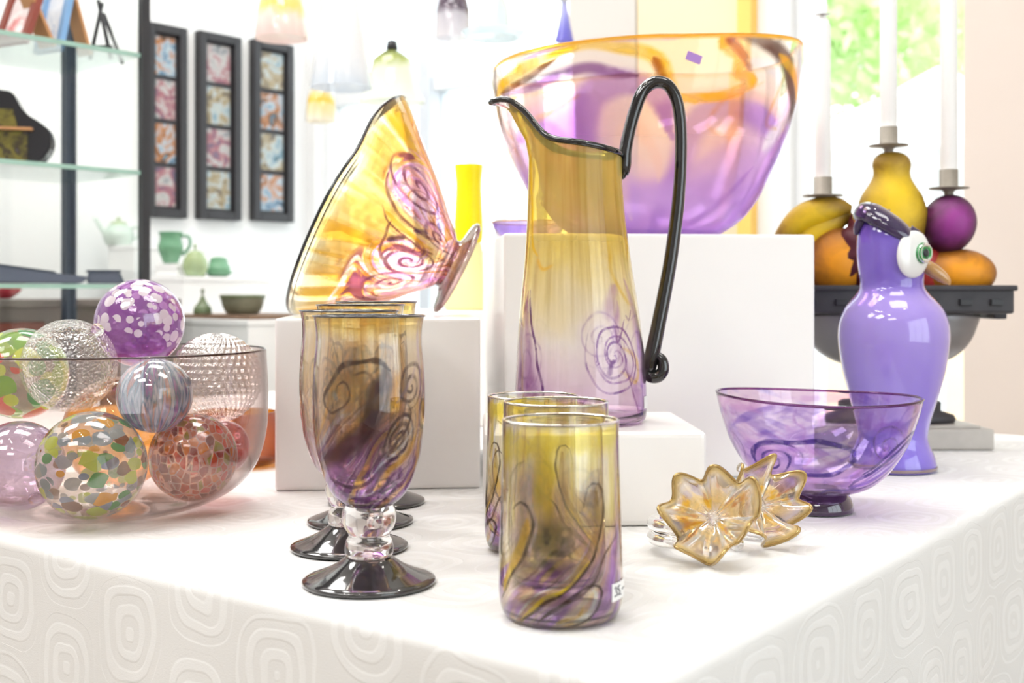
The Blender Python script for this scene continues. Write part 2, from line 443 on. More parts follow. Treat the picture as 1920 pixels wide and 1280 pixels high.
# ------------------------------------------------------------------ room shell
AR, BF = 5.2, 6.0
multi_room('floor', [(-.15, AR+.15, -.15, BF+.15, -.1, 0)], M_floor)
multi_room('ceiling', [(-.15, AR+.15, -.15, BF+.15, CEIL, CEIL+.1)], M_ceil)
multi_room('wall_left', [(-.15, 0, -.15, BF+.15, 0, CEIL)], M_wall)
multi_room('wall_back', [(0, .04, -.15, 0, 0, CEIL), (.04, 1.086, -.15, 0, 0, .35), (.04, 1.086, -.15, 0, 2.5, CEIL),
                         (1.295, 1.60, -.15, 0, 0, CEIL), (1.60, 2.126, -.15, 0, 0, .35), (1.60, 2.126, -.15, 0, 2.5, CEIL),
                         (1.62, 1.70, -.15, 0, .35, 2.5)], M_wall)
multi_room('wall_front', [(0, AR, BF, BF+.15, 0, CEIL)], M_wall)
multi_room('wall_right', [(AR, AR+.15, -.15, .6, 0, CEIL), (AR, AR+.15, 3.0, BF, 0, CEIL), (AR, AR+.15, .6, 3.0, 0, .5), (AR, AR+.15, .6, 3.0, 2.4, CEIL)], M_wall)
multi_room('trim_1', [(1.086, 1.295, -.16, .02, 0, CEIL)], M_greyp)          # grey-white column
multi_room('trim_2', [(1.297, 1.585, 0.0, .015, 0.02, CEIL)], M_yellowp)     # yellow panel
multi_room('trim_3', [(1.585, 1.62, 0.0, .03, 0.02, CEIL)], M_amberp)
multi_room('trim_4', [(2.126, AR, -.15, .10, 0, CEIL)], M_cream)             # cream pier right of the window
multi_room('baseboard_left', [(0, .015, 0.02, BF, 0, .09)], M_winframe)

def window(name, a0, a1, z0, z1, bars, transom):
    t = bpy.data.objects.new(name, None); COL.objects.link(t); t.location = RM((a0+a1)/2, -.07, z0); struct(t)
    e = .035
    roombox('frame_jamb', a0, a0+e, -.11, -.03, z0, z1, M_winframe, t); roombox('frame_jamb', a1-e, a1, -.11, -.03, z0, z1, M_winframe, t)
    roombox('frame_head', a0+e, a1-e, -.11, -.03, z1-e, z1, M_winframe, t); roombox('frame_sill', a0+e, a1-e, -.12, .02, z0, z0+.03, M_winframe, t)
    edges = [a0+e]
    for b0, b1, m in bars:
        roombox('mullion', b0, b1, -.11, -.02, z0+.03, z1-e, m, t); edges += [b0, b1]
    edges.append(a1-e)
    for k in range(0, len(edges), 2):
        zz = [z0+.03] + ([transom] if transom else []) + [z1-e]
        if transom: roombox('transom', edges[k], edges[k+1], -.10, -.04, transom-.02, transom+.02, M_winframe, t)
        for q in range(len(zz)-1):
            lo = zz[q]+(.02 if q else 0); hi = zz[q+1]-(.02 if q < len(zz)-2 else 0)
            roombox('pane', edges[k], edges[k+1], -.073, -.067, lo, hi, M_pane, t)
    return t
window('window_1', .04, 1.086, .35, 2.5, [(.49, .535, M_winbar), (.79, .84, M_winframe)], 1.56)
window('window_2', 1.70, 2.126, .35, 2.5, [], None)
w3 = bpy.data.objects.new('window_3', None); COL.objects.link(w3); w3.location = RM(AR+.07, 2.2, .5); struct(w3)
for b0 in (.6, 1.38, 2.16, 2.96): roombox('mullion', AR+.03, AR+.11, b0, b0+.04, .5, 2.4, M_winframe, w3)
for b0, b1 in ((.64, 1.38), (1.42, 2.16), (2.20, 2.96)): roombox('pane', AR+.067, AR+.073, b0, b1, .5, 2.4, M_pane, w3)

# ------------------------------------------------------------------ outside: ground, trees, parasol, building
M_ground = plain('pale_paving', (.62, .60, .57), .8, noise_scale=2, noise_amt=.08)
g = bpy.data.objects; 
multi_room('ground', [(-14, 16, -26, -.15, -.35, -.25)], M_ground)
M_bark = plain('glare_paled_bark', srgb(232, 228, 220), .9, noise_scale=8, noise_amt=.2)  # bark paled to melt into the overexposed daylight
def leaf_mat(name, c0, c1):
    m, nt, out = new_mat(name); n = N(nt)
    nz = n.noise(n.coord(), 3.0, 3)
    col = n.ramp(nz.outputs[0], [(.35, c0), (.65, c1)])
    d = n.node('ShaderNodeBsdfDiffuse'); tl = n.node('ShaderNodeBsdfTranslucent'); n.put(d.inputs[0], col); n.put(tl.inputs[0], col)
    mx = n.node('ShaderNodeMixShader'); mx.inputs[0].default_value = .5
    nt.links.new(d.outputs[0], mx.inputs[1]); nt.links.new(tl.outputs[0], mx.inputs[2]); nt.links.new(mx.outputs[0], out.inputs[0])
    return m
M_leaf = leaf_mat('leaf_green', srgb(196, 222, 150), srgb(226, 240, 200))
M_leaf2 = leaf_mat('leaf_pale', srgb(228, 238, 218), srgb(242, 246, 236))
def tree(label, c, rad, nleaf, mat, seed):
    r_ = np.random.default_rng(seed)
    t = thing('garden_tree', label, 'tree', (c.x, c.y, -.25), 'trees outside the windows')
    h = c.z+.25
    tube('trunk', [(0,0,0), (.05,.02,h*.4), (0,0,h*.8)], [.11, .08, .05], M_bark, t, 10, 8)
    k = 14; cl = r_.normal(size=(k, 3))*np.array([.55, .55, .5])*rad
    ctr = cl[r_.integers(0, k, nleaf)]+r_.normal(size=(nleaf, 3))*rad*.24+np.array([0, 0, h])
    s = .06+.05*r_.random(nleaf)
    a = r_.normal(size=(nleaf, 3)); a /= np.linalg.norm(a, axis=1)[:, None]
    b = np.cross(a, r_.normal(size=(nleaf, 3))); b /= np.linalg.norm(b, axis=1)[:, None]
    V = np.stack([ctr-a*s[:, None], ctr+b*s[:, None]*.5, ctr+a*s[:, None], ctr-b*s[:, None]*.5], 1).reshape(-1, 3)
    f = np.arange(nleaf*4).reshape(-1, 4)
    mesh_obj('crown', V, f.tolist(), mat, t, False)
tree('leafy green tree filling the right window behind the candles', P(1630, 60, 11.0), 1.35, 5500, M_leaf, 1)
tree('green tree at the right edge of the right window above the white parasol', P(1850, 0, 21.0), 2.0, 4500, M_leaf, 2)
tree('pale green tree behind the left window between the hanging lampshades', P(880, 60, 22.0), 2.0, 1500, M_leaf2, 3)
tree('pale tree low behind the left window beside the yellow vase', P(690, 330, 19.0), 1.4, 1200, M_leaf2, 4)
M_canvas = plain('white_canvas', (.88, .88, .88), .8, noise_scale=4, noise_amt=.02)
pc = P(1760, 330, 5.6)
par = thing('garden_parasol', 'white garden parasol outside behind the candles', 'parasol', (pc.x, pc.y, -.25))
lathe('canopy', [(0.01, pc.z+.25+.52), (.3, pc.z+.25+.36), (.8, pc.z+.25+.16), (1.35, pc.z+.25), (1.34, pc.z+.24), (.8, pc.z+.25+.14), (.01, pc.z+.25+.48)], M_canvas, par, 8, smooth=False)
tube('pole', [(0,0,0), (0,0,pc.z+.25+.5)], .025, M_winframe, par, 10)
M_bld = plain('grey_render_wall', srgb(205, 208, 214), .8, noise_scale=1, noise_amt=.05)
M_brick = plain('tan_render_wall', srgb(235, 205, 170), .8, noise_scale=1, noise_amt=.05)
bc = P(1790, 360, 9.5)
bld = thing('garden_house', 'grey and tan house outside behind the purple fruit candle', 'building', (bc.x, bc.y, -.25))
box('wall', (0, .5, .55), (2.4, .8, 1.1), M_brick, bld); box('upper_wall', (0, .5, 1.35), (2.4, .8, .5), M_bld, bld)
box('window_strip', (.1, .085, 1.35), (.7, .03, .22), plain('dark_house_pane', srgb(150, 162, 180), .2, noise_scale=3), bld)

# ------------------------------------------------------------------ framed picture panels on the left wall
M_frame = plain('black_wood_frame', srgb(44, 42, 45), .45, noise_scale=30, noise_amt=.12)
M_mount = plain('dark_picture_mount', srgb(62, 60, 64), .7, noise_scale=30, noise_amt=.1)
def art_mat(name, seed, pal):
    m, nt, out = new_mat(name); n = N(nt)
    v = n.mapping(n.coord(), (1,1,1), loc=(seed*3.1, seed*1.7, seed))
    nz = n.noise(v, 16, 4, .6, 1.2); nz2 = n.noise(v, 42, 3, .6, .6)
    f = n.math('ADD', n.math('MULTIPLY', nz.outputs[0], .75), n.math('MULTIPLY', nz2.outputs[0], .25))
    st = [(.30+.4*i/(len(pal)-1), c) for i, c in enumerate(pal)]
    col = n.ramp(f, st)
    b = n.node('ShaderNodeBsdfPrincipled'); n.put(b.inputs['Base Color'], col); b.inputs['Roughness'].default_value = .25
    nt.links.new(b.outputs[0], out.inputs[0]); return m
PALS = [[srgb(30,34,40), srgb(84,112,136), srgb(160,176,186), srgb(170,110,60), srgb(56,50,48), srgb(110,136,150)],
        [srgb(34,38,60), srgb(118,120,126), srgb(176,172,168), srgb(150,92,100), srgb(84,88,110), srgb(50,52,58)],
        [srgb(34,44,52), srgb(104,136,150), srgb(170,176,174), srgb(150,132,96), srgb(86,78,74), srgb(64,84,94)]]
def bfrom(x):   # position along the left wall (a=0) seen at column x
    q = (x-960)/F; # K - b W : X/d = q
    return (K.x-q*K.y)/(W_.x-q*W_.y)
for i, (x0, x1, yt, yb, lab) in enumerate(((266, 342, 46, 408, 'black framed picture panel nearest the black glass-case post, orange at its top'),
                                    (364, 443, 63, 412, 'middle black framed panel of four pictures on the white wall'),
                                    (466, 541, 78, 415, 'black framed panel of four pictures nearest the window'))):
    b0, b1 = bfrom(x0), bfrom(x1); bm_ = (b0+b1)/2
    p0 = RM(0, bm_, 0); d = p0.y
    # heights measured at the middle of the panel
    zt = CAMZ+(HZ-yt-3)/F*d; zb = CAMZ+(HZ-yb-1)/F*d
    t = thing('picture_panel', lab, 'picture', RM(.0, bm_, zb), 'three picture panels on the wall')
    w = abs(b0-b1); e = .026; lo, hi = min(b0, b1), max(b0, b1)
    roombox('frame_side', .0, .03, lo, lo+e, zb, zt, M_frame, t, .004); roombox('frame_side', .0, .03, hi-e, hi, zb, zt, M_frame, t, .004)
    roombox('frame_top', .0, .03, lo+e, hi-e, zt-e, zt, M_frame, t, .004); roombox('frame_bottom', .0, .03, lo+e, hi-e, zb, zb+e, M_frame, t, .004)
    roombox('mount', .0, .012, lo+e, hi-e, zb+e, zt-e, M_mount, t)
    H = (zt-zb-2*e); 
    for k in range(4):
        z1 = zt-e-H*(k+.06)/4; z0 = zt-e-H*(k+.94)/4
        roombox('picture', .012, .016, lo+e+.008, hi-e-.008, z0, z1, art_mat('picture_print', i*4+k+1, PALS[i] if k % 2 == 0 else PALS[(i+1) % 3]), t)

# ------------------------------------------------------------------ glass display case on the left
CF = Vector((-.6915, 2.206)); CB = .28     # right front post, depth
def CS(s, t, z): p = CF - s*W_ - t*R_; return Vector((p.x, p.y, z))   # s towards the left/near, t back to the wall
case = thing('glass_display_case', 'tall glass display case with black metal posts and green-edged glass shelves', 'display case', (CF.x, CF.y, 0))
def cbox(name, s0, s1, t0, t1, z0, z1, mat, parent=case, bevel=0):
    q = [CS(s0,t0,z0), CS(s1,t0,z0), CS(s1,t1,z0), CS(s0,t1,z0), CS(s0,t0,z1), CS(s1,t0,z1), CS(s1,t1,z1), CS(s0,t1,z1)]
    return box8(name, [p-parent.location for p in q] if parent else q, mat, parent, bevel)
CL = 1.1
cbox('post', -.008, .008, -.008, .008, 0, 2.0, M_black); cbox('post', CL-.008, CL+.008, -.008, .008, 0, 2.0, M_black)
cbox('post', -.010, .012, CB-.010, CB+.012, 0, 2.0, M_postb); cbox('post', CL-.01, CL+.012, CB-.01, CB+.012, 0, 2.0, M_postb)
SHZ = (1.395, 1.175, .962)
for z in SHZ:
    s = cbox('shelf', .008, CL-.01, .004, CB-.012, z-.008, z, M_shelf)
    cbox('shelf_edge', .008, CL-.01, -.001, .004, z-.008, z, M_shelfedge, case)
cbox('base_board', .0, CL, .0, CB, .0, .10, M_black); cbox('base_shelf', .01, CL-.01, .005, CB-.01, .70, .715, M_plinth)
cbox('top_board', -.01, CL+.01, -.01, CB+.01, 2.0, 2.03, M_black)
cbox('side_glass', -.002, .002, .008, CB-.01, .10, 2.0, M_pane)
cbox('back_glass', .012, CL-.012, CB-.002, CB+.002, .715, 2.0, M_pane)

# things on the case shelves
def prism(name, outline, depth, mat, parent, M, bevel=0.0):
    """extrude a 2-D outline (x,z) by depth along local y, placed by matrix M (4x4)"""
    bm = bmesh.new(); a = [bm.verts.new(M @ Vector((x, 0, z))) for x, z in outline]; b = [bm.verts.new(M @ Vector((x, depth, z))) for x, z in outline]
    bm.faces.new(a); bm.faces.new(b[::-1]); n = len(a)
    for i in range(n): bm.faces.new((a[i], b[i], b[(i+1) % n], a[(i+1) % n]))
    bmesh.ops.recalc_face_normals(bm, faces=bm.faces)
    if bevel: bmesh.ops.bevel(bm, geom=list(bm.edges), offset=bevel, segments=2, affect='EDGES')
    return bm_obj(name, bm, mat, parent)
M_brownwood = plain('brown_wood', srgb(196, 140, 92), .5, noise_scale=14, noise_amt=.15)
M_redwood = plain('red_brown_wood', srgb(140, 62, 48), .5, noise_scale=14, noise_amt=.15)
M_bluefr = plain('blue_painted_wood', srgb(130, 170, 214), .5, noise_scale=20, noise_amt=.1)
M_paper = plain('white_paper', (.85, .85, .86), .7, noise_scale=20, noise_amt=.03)
M_sketch = art_mat('sketch_print', 21, [srgb(240,235,232), srgb(235,215,215), srgb(240,238,236), srgb(215,120,120), srgb(120,130,120)])
M_sketchb = art_mat('pale_sketch_print', 22, [srgb(240,240,244), srgb(225,230,240), srgb(240,240,244), srgb(170,190,220), srgb(150,160,180)])
def case_frame(label, s, t, z, w, h, mat, pic, lean, yaw, stand, name='photo_frame'):
    o = thing(name, label, 'picture frame', CS(s, t, z))
    M = Matrix.Rotation(yaw, 4, 'Z') @ Matrix.Rotation(lean, 4, 'X')
    e = w*.16
    prism('frame_side', [(-w/2,0),(-w/2+e,0),(-w/2+e,h),(-w/2,h)], .012, mat, o, M); prism('frame_side', [(w/2-e,0),(w/2,0),(w/2,h),(w/2-e,h)], .012, mat, o, M)
    prism('frame_rail', [(-w/2+e,0),(w/2-e,0),(w/2-e,e),(-w/2+e,e)], .012, mat, o, M); prism('frame_rail', [(-w/2+e,h-e),(w/2-e,h-e),(w/2-e,h),(-w/2+e,h)], .012, mat, o, M)
    prism('picture', [(-w/2+e,e),(w/2-e,e),(w/2-e,h-e),(-w/2+e,h-e)], .004, pic, o, M @ Matrix.Translation((0,.006,0)))
    prism('easel_back', [(-w*.12,0),(w*.35,0),(w*.3,h*.9),(-w*.12,h*.9)], .006, stand, o, Matrix.Rotation(yaw, 4, 'Z') @ Matrix.Translation((w*.15,h*.55,0)) @ Matrix.Rotation(lean*-1.4, 4, 'X'))
    return o
def case_s(x, t):    # s of a point at depth t seen at column x
    q = (x-960)/F; p = CF - t*R_
    return (p.x-q*p.y)/(W_.x-q*W_.y)
case_frame('red-brown picture frame at the top left corner on the top glass shelf', case_s(15, .10), .10, SHZ[0]+.002, .085, .12, M_redwood, M_sketch, -.35, -.5, M_brownwood)
case_frame('blue picture frame with brown easel back on the top glass shelf', case_s(85, .12), .12, SHZ[0]+.002, .075, .13, M_bluefr, M_sketchb, -.22, -.55, M_brownwood)
ez = thing('easel', 'small black folding easel on the top glass shelf beside the post', 'easel', CS(case_s(190, .12), .12, SHZ[0]+.002))
for a0, a1 in (((-.022,0,0), (.002,.0,.11)), ((.022,-.01,0), (-.006,0,.115)), ((.028,.04,0), (.004,.0,.09))): tube('leg', [a0, a1], .004, M_black, ez, 8)
box('ledge', (0, -.012, .022), (.05, .012, .006), M_black, ez)
# black bell-shaped cabinet figure
M_blackgloss = plain('black_gloss_lacquer', srgb(34, 33, 38), .22, noise_scale=20, noise_amt=.1, coat=.4)
M_darkin = art_mat('dark_shelf_contents', 30, [srgb(30,28,28), srgb(60,50,40), srgb(120,110,50), srgb(50,40,36), srgb(150,140,140)])
bsz = 2.05/F
cabp = CS(case_s(10, .1), .1, SHZ[1]+.001)
cab = thing('shaped_cabinet', 'black bell-shaped miniature cabinet with little shelves on the middle glass shelf', 'cabinet', cabp)
outl = [(-70,0),(45,0),(66,12),(80,30),(84,52),(78,72),(60,86),(40,98),(28,112),(20,128),(12,142),(-30,148),(-50,130),(-60,110),(-90,90),(-105,60),(-100,25)]
outl = [(x*bsz, z*bsz) for x, z in outl]
Mc = Matrix.Rotation(.25, 4, 'Z')
prism('body', outl, .06, M_blackgloss, cab, Mc, .003)
prism('niche', [(-40*bsz,6*bsz),(40*bsz,6*bsz),(40*bsz,66*bsz),(-40*bsz,66*bsz)], .004, M_darkin, cab, Mc @ Matrix.Translation((0,-.003,0)))
prism('niche', [(-34*bsz,74*bsz),(22*bsz,74*bsz),(14*bsz,108*bsz),(-34*bsz,108*bsz)], .004, M_darkin, cab, Mc @ Matrix.Translation((0,-.003,0)))
prism('little_shelf', [(-42*bsz,67*bsz),(50*bsz,67*bsz),(50*bsz,72*bsz),(-42*bsz,72*bsz)], .016, M_brownwood, cab, Mc @ Matrix.Translation((0,-.014,0)))
# grey tray and box on the lowest glass shelf
M_slate = plain('slate_grey_lacquer', srgb(92, 96, 112), .35, noise_scale=20, noise_amt=.06)
tr = thing('slate_tray', 'slate grey sloping tray on the lowest glass shelf', 'tray', CS(case_s(70, .1), .1, SHZ[2]+.002))
prism('body', [(-.16,0),(.075,0),(.09,.012),(.03,.019),(-.16,.045)], .10, M_slate, tr, Matrix.Rotation(.35, 4, 'Z'), .002)
prism('lip', [(-.16,.044),(-.158,.044),(.03,.0195),(.03,.022),(-.16,.048)], .10, M_postb, tr, Matrix.Rotation(.35, 4, 'Z'))
tb = thing('slate_box', 'short slate grey lidded box at the end of the lowest glass shelf', 'box', CS(case_s(196, .1), .1, SHZ[2]+.002))
prism('body', [(-.032,0),(.038,0),(.028,.022),(-.030,.022)], .07, M_slate, tb, Matrix.Rotation(.35, 4, 'Z'), .002)
prism('lid', [(-.033,.022),(.030,.022),(.030,.026),(-.033,.026)], .072, M_postb, tb, Matrix.Rotation(.35, 4, 'Z'))
# brown cabinet and red tin seen low behind the case
lc = P(40, 574, 2.55)
lowc = thing('low_wood_cabinet', 'low brown wooden cabinet behind the display case', 'cabinet', (lc.x, lc.y, 0), rotz=LIGHT_ROT+PI/2)
box('body', (0, 0, lc.z/2), (.50, .34, lc.z), plain('taupe_cabinet_side', srgb(150, 136, 130), .6, noise_scale=6, noise_amt=.08), lowc, .004)
box('door', (-.14, -.178, lc.z/2), (.2, .014, lc.z-.06), M_redwood, lowc, .003); box('door', (.09, -.178, lc.z/2), (.2, .014, lc.z-.06), plain('grey_door', srgb(140, 130, 128), .6, noise_scale=9), lowc, .003)
box('top', (0, -.01, lc.z+.008), (.54, .38, .016), plain('taupe_top', srgb(130, 116, 110), .5, noise_scale=9), lowc, .003)
rt = thing('red_bowl', 'red bowl on the low cabinet behind the display case', 'bowl', (P(-5, 570, 2.55).x, 2.55, lc.z+.0165))
M_red = plain('red_glaze', srgb(214, 66, 84), .25, noise_scale=12, noise_amt=.1)
vessel('bowl', [(20,0),(30,2),(48,18),(60,44)], 3, M_red, rt, 32, 24, scale=.001, inner_rows=12); lathe('foot_ring', [(.022,.0),(.024,.004),(.02,.006)], M_red, rt, 24)

# ------------------------------------------------------------------ ceramics on plinths by the picture wall
def plinth(label, x, d, left, right, z0, z1, mat=M_plinth, name='display_plinth'):
    c = P(x, HZ, d); c.z = z0
    t = thing(name, label, 'plinth', c)
    q = [Vector((0,0)), W_*right, W_*right-R_*left, -R_*left]
    box8('box', [(v.x, v.y, 0) for v in q]+[(v.x, v.y, z1-z0-.012) for v in q], mat, t, .002)
    q2 = [v+(R_*.002-W_*.002 if i == 0 else R_*.002+W_*.002 if i == 1 else -R_*.002+W_*.002 if i == 2 else -R_*.002-W_*.002) for i, v in enumerate(q)]
    box8('top_panel', [(v.x, v.y, z1-z0-.012) for v in q2]+[(v.x, v.y, z1-z0) for v in q2], mat, t, .001)
    return t, c
M_board = plain('brown_board', srgb(120, 92, 70), .5, noise_scale=20, noise_amt=.1)
PZ = .945-(50/F)*2.5
plinth('tall white plinth behind the ball bowl carrying the dark green pots', 465, 2.5, .60, .55, 0, PZ)
# board on the plinth
c0 = P(465, HZ, 2.5)
bd = thing('brown_board', 'thin brown board under the green pots on the tall plinth', 'board', (c0.x, c0.y, PZ))
q = [W_*.02-R_*.02, W_*.30-R_*.02, W_*.30-R_*.33, W_*.02-R_*.33]
box8('plank', [(v.x, v.y, .0005) for v in q]+[(v.x, v.y, .009) for v in q], M_board, bd, .002)
box8('batten', [((v*.98).x, (v*.98).y, .0) for v in q]+[((v*.98).x, (v*.98).y, .0005) for v in q], M_board, bd)
UZ = .945+(32/F)*2.9
_, cu = plinth('white cube plinth carrying the pale green lidded jars', 344, 2.86, .22, .26, PZ+.0005, UZ)
jb = P(318, HZ, 2.96)
_, cj = plinth('small white block under the green jug', 332, 2.94, .10, .09, UZ+.0005, .945+(56/F)*2.96)
_, ct = plinth('white block under the pale teapot seen through the glass case', 252, 3.05, .13, .30, 0, .945+(92/F)*3.05)
def glaze(name, c0, c1, sc_=14):
    m, nt, out = new_mat(name); n = N(nt)
    nz = n.noise(n.coord(), sc_, 4); col = n.ramp(nz.outputs[0], [(.3, c0), (.7, c1)])
    b = n.node('ShaderNodeBsdfPrincipled'); n.put(b.inputs['Base Color'], col); b.inputs['Roughness'].default_value = .25
    nt.links.new(b.outputs[0], out.inputs[0]); return m
M_gr1 = glaze('green_glaze', srgb(96, 148, 112), srgb(128, 172, 140)); M_gr2 = glaze('olive_green_glaze', srgb(150, 164, 110), srgb(168, 188, 150))
M_gr3 = glaze('dark_green_glaze', srgb(92, 100, 66), srgb(112, 128, 96)); M_gr4 = glaze('brown_green_glaze', srgb(88, 86, 64), srgb(140, 140, 120)); M_gr5 = glaze('pale_celadon_glaze', srgb(176, 196, 180), srgb(205, 216, 206))
def pot(label, name, cat, x, ybase, d, z, prof, mat, extra=None):
    """prof in px at that distance"""
    c = P(x, HZ, d); c.z = z; k = d/F
    t = thing(name, label, cat, c, 'ceramic pots on the plinths')
    vessel('body', prof, 2.5, mat, t, 40, 40, scale=k, inner_rows=16)
    if extra: extra(t, k)
    return t
def jug_x(t, k):
    tube('handle', [(20*k,0,52*k), (34*k,0,50*k), (36*k,0,34*k), (22*k,0,16*k)], 3*k, M_gr1, t, 10, 16); lathe('foot_ring', [(.01, .2*k), (13*k,0), (14*k,2*k), (13*k,3*k)], M_gr1, t, 24)
def lid_x(r, z, m):
    def f(t, k):
        l = lathe('lid', [(r*k,z*k), (r*.9*k,(z+5)*k), (r*.4*k,(z+10)*k), (.0001,(z+11)*k)], m, t, 32)
        lathe('knob', [(2*k,(z+10)*k),(2*k,(z+16)*k),(4*k,(z+20)*k),(.0001,(z+24)*k)], m, l, 16)
    return f
jz = .945+(56/F)*2.96
pot('tall green jug with handle on the small white block', 'ceramic_jug', 'jug', 320, 0, 2.985, jz+.0005, [(10,0),(13,1),(17,10),(22,24),(23,32),(20,44),(20,52),(22,58)], M_gr1, jug_x)
pot('pale olive lidded jar with a pointed knob on the white cube', 'lidded_jar', 'jar', 366, 0, 2.93, UZ+.0005, [(14,0),(17,1),(22,12),(23,22),(20,34),(17,38)], M_gr2, lid_x(17, 38, M_gr2))
def dish_x(t, k): lathe('lid', [(16*k,27*k),(17*k,33*k),(10*k,37*k),(.0001,38*k)], M_gr1, t, 32); lathe('saucer', [(14*k,.2*k),(27*k,8*k),(28*k,10*k),(14*k,4*k)], M_gr1, t, 32)
pot('green lidded pot on a saucer at the right of the white cube', 'lidded_pot', 'pot', 410, 0, 3.03, UZ+.0005, [(12,0),(15,1),(21,10),(22,16),(17,27)], M_gr1, dish_x)
pot('small dark green bottle-shaped pot with round stopper on the brown board', 'stoppered_pot', 'pot', 380, 0, 2.70, PZ+.0095, [(14,0),(17,1),(16,12),(10,20),(6,26)], M_gr3, lid_x(6, 24, M_gr3))
def bowl_x(t, k): lathe('rim_band', [(41*k,30*k),(43*k,31*k),(43*k,35*k),(41*k,35.5*k)], M_gr3, t, 40); lathe('foot_ring', [(22*k,0),(24*k,0.1*k),(24*k,3*k)], M_gr3, t, 32)
pot('wide dark brown-green bowl on the brown board', 'ceramic_bowl', 'bowl', 455, 0, 2.70, PZ+.0095, [(22,0),(30,2),(37,14),(41,28),(42,35)], M_gr4, bowl_x)
def tea_x(t, k):
    tube('spout', [(-16*k,0,14*k),(-30*k,0,28*k),(-44*k,0,52*k)], [6*k,4*k,3*k], M_gr5, t, 12, 12)
    l = lathe('lid', [(16*k,38*k),(14*k,43*k),(4*k,47*k),(.0001,47.5*k)], M_gr2, t, 32); lathe('knob', [(2*k,46*k),(5*k,51*k),(.0001,54*k)], M_gr2, l, 16)
    tube('handle', [(20*k,0,30*k),(36*k,0,34*k),(36*k,0,16*k),(22*k,0,10*k)], 2.5*k, M_gr5, t, 10, 16)
pot('pale celadon teapot with long spout seen through the glass case', 'teapot', 'teapot', 222, 0, 3.14, .945+(92/F)*3.05+.0005, [(18,0),(22,1),(28,16),(27,26),(20,35),(16,39)], M_gr5, tea_x)

# ------------------------------------------------------------------ hanging glass lampshades by the window
def shade_glass(name, stops, zlo, zhi, op=.75):
    """milky glass whose own colours run in bands from the lower rim to the top"""
    def body(n):
        sx = n.node('ShaderNodeSeparateXYZ'); n.put(sx.inputs[0], n.coord())
        nz = n.noise(n.coord(), 18, 3)
        t = n.math('DIVIDE', n.math('SUBTRACT', sx.outputs[2], zlo), zhi-zlo)
        t = n.math('ADD', t, n.math('MULTIPLY', n.math('SUBTRACT', nz.outputs[0], .5), .5))
        return op, n.ramp(t, stops)
    return thin_glass(name, (.95,.95,.95), body=body, rough=.05)
def lampshade(label, name, x, ytop, ybot, d, prof, mat, cord_h=None):
    """prof [(halfwidth px, y px)] bottom to top"""
    k = d/F; c = P(x, ybot, d)
    t = thing(name, label, 'lampshade', c, 'hanging glass lampshades')
    vessel('shade', [(r, ybot-y) for r, y in prof], 2.0, mat, t, 40, 30, scale=k, floor_t=-99, inner_rows=24) if False else \
        lathe('shade', [(r*k, (ybot-y)*k) for r, y in prof]+[((r-2)*k, (ybot-y)*k) for r, y in prof[::-1]], mat, t, 40)
    zt = (ybot-prof[-1][1])*k
    lathe('cap', [(.0001, zt+.02), (.012, zt+.02), (.016, zt+.0), (prof[-1][0]*k*.98, zt-.004), (.0001, zt-.006)], M_black if cord_h else M_winframe, t, 20)
    tube('cord', [(0,0,zt+.015), (0,0,CEIL-c.z)], .002, M_black if cord_h else M_winframe, t, 6)
lampshade('white hanging lampshade with yellow top and pink rim beside the picture panels', 'glass_lampshade', 528, -30, 73, 2.75, [(50,73),(50,60),(46,30),(40,0),(28,-30)],
          shade_glass('shade_white_yellow_pink', [(0,srgb(250,228,225)),(.35,srgb(250,244,240)),(.5,srgb(250,236,150)),(1,srgb(252,240,200))], 0, .13))
lampshade('big plain white conical hanging lampshade in front of the left window', 'glass_lampshade', 640, 0, 165, 2.55, [(58,165),(54,140),(44,70),(32,-10),(22,-40)], shade_glass('shade_white', [(0,srgb(226,232,240)),(.3,srgb(250,249,250)),(1,srgb(252,252,252))], 0, .22))
lampshade('white bell lampshade with green top hanging in the left window', 'glass_lampshade', 735, 90, 190, 2.9, [(62,192),(52,170),(42,140),(36,112),(18,98),(6,92)], shade_glass('shade_green_top', [(0,srgb(250,252,244)),(.55,srgb(248,250,235)),(.75,srgb(196,204,120)),(1,srgb(120,130,80))], 0, .13), True)
lampshade('small white lampshade with yellow patches hanging lowest beside the picture panels', 'glass_lampshade', 602, 168, 228, 3.1, [(29,228),(28,210),(25,185),(20,168)], shade_glass('shade_yellow_patch', [(0,srgb(250,244,236)),(.45,srgb(252,240,190)),(.6,srgb(252,222,90)),(1,srgb(250,246,235))], 0, .085))
lampshade('clear lampshade with dark purple leaf marks at the top of the left window', 'glass_lampshade', 849, -20, 72, 2.5, [(33,72),(32,50),(31,20),(24,-20)], shade_glass('shade_purple_leaf', [(0,srgb(240,236,240)),(.40,srgb(230,225,232)),(.55,srgb(96,66,92)),(.75,srgb(150,130,150)),(1,srgb(235,230,236))], 0, .11, .6))
lampshade('pale blue-white frilled lampshade at the top of the left window', 'glass_lampshade', 925, -20, 72, 2.4, [(60,60),(50,72),(30,55),(28,20),(16,-20)], shade_glass('shade_pale_blue', [(0,srgb(225,240,246)),(.4,srgb(240,248,250)),(1,srgb(252,252,252))], 0, .10, .6))
lampshade('small blue glass lampshade just above the left rim of the big bowl', 'glass_lampshade', 1058, 0, 78, 2.6, [(18,78),(14,60),(9,35),(5,0)], shade_glass('shade_blue', [(0,srgb(130,120,220)),(.5,srgb(170,170,240)),(1,srgb(235,235,250))], 0, .09, .8))

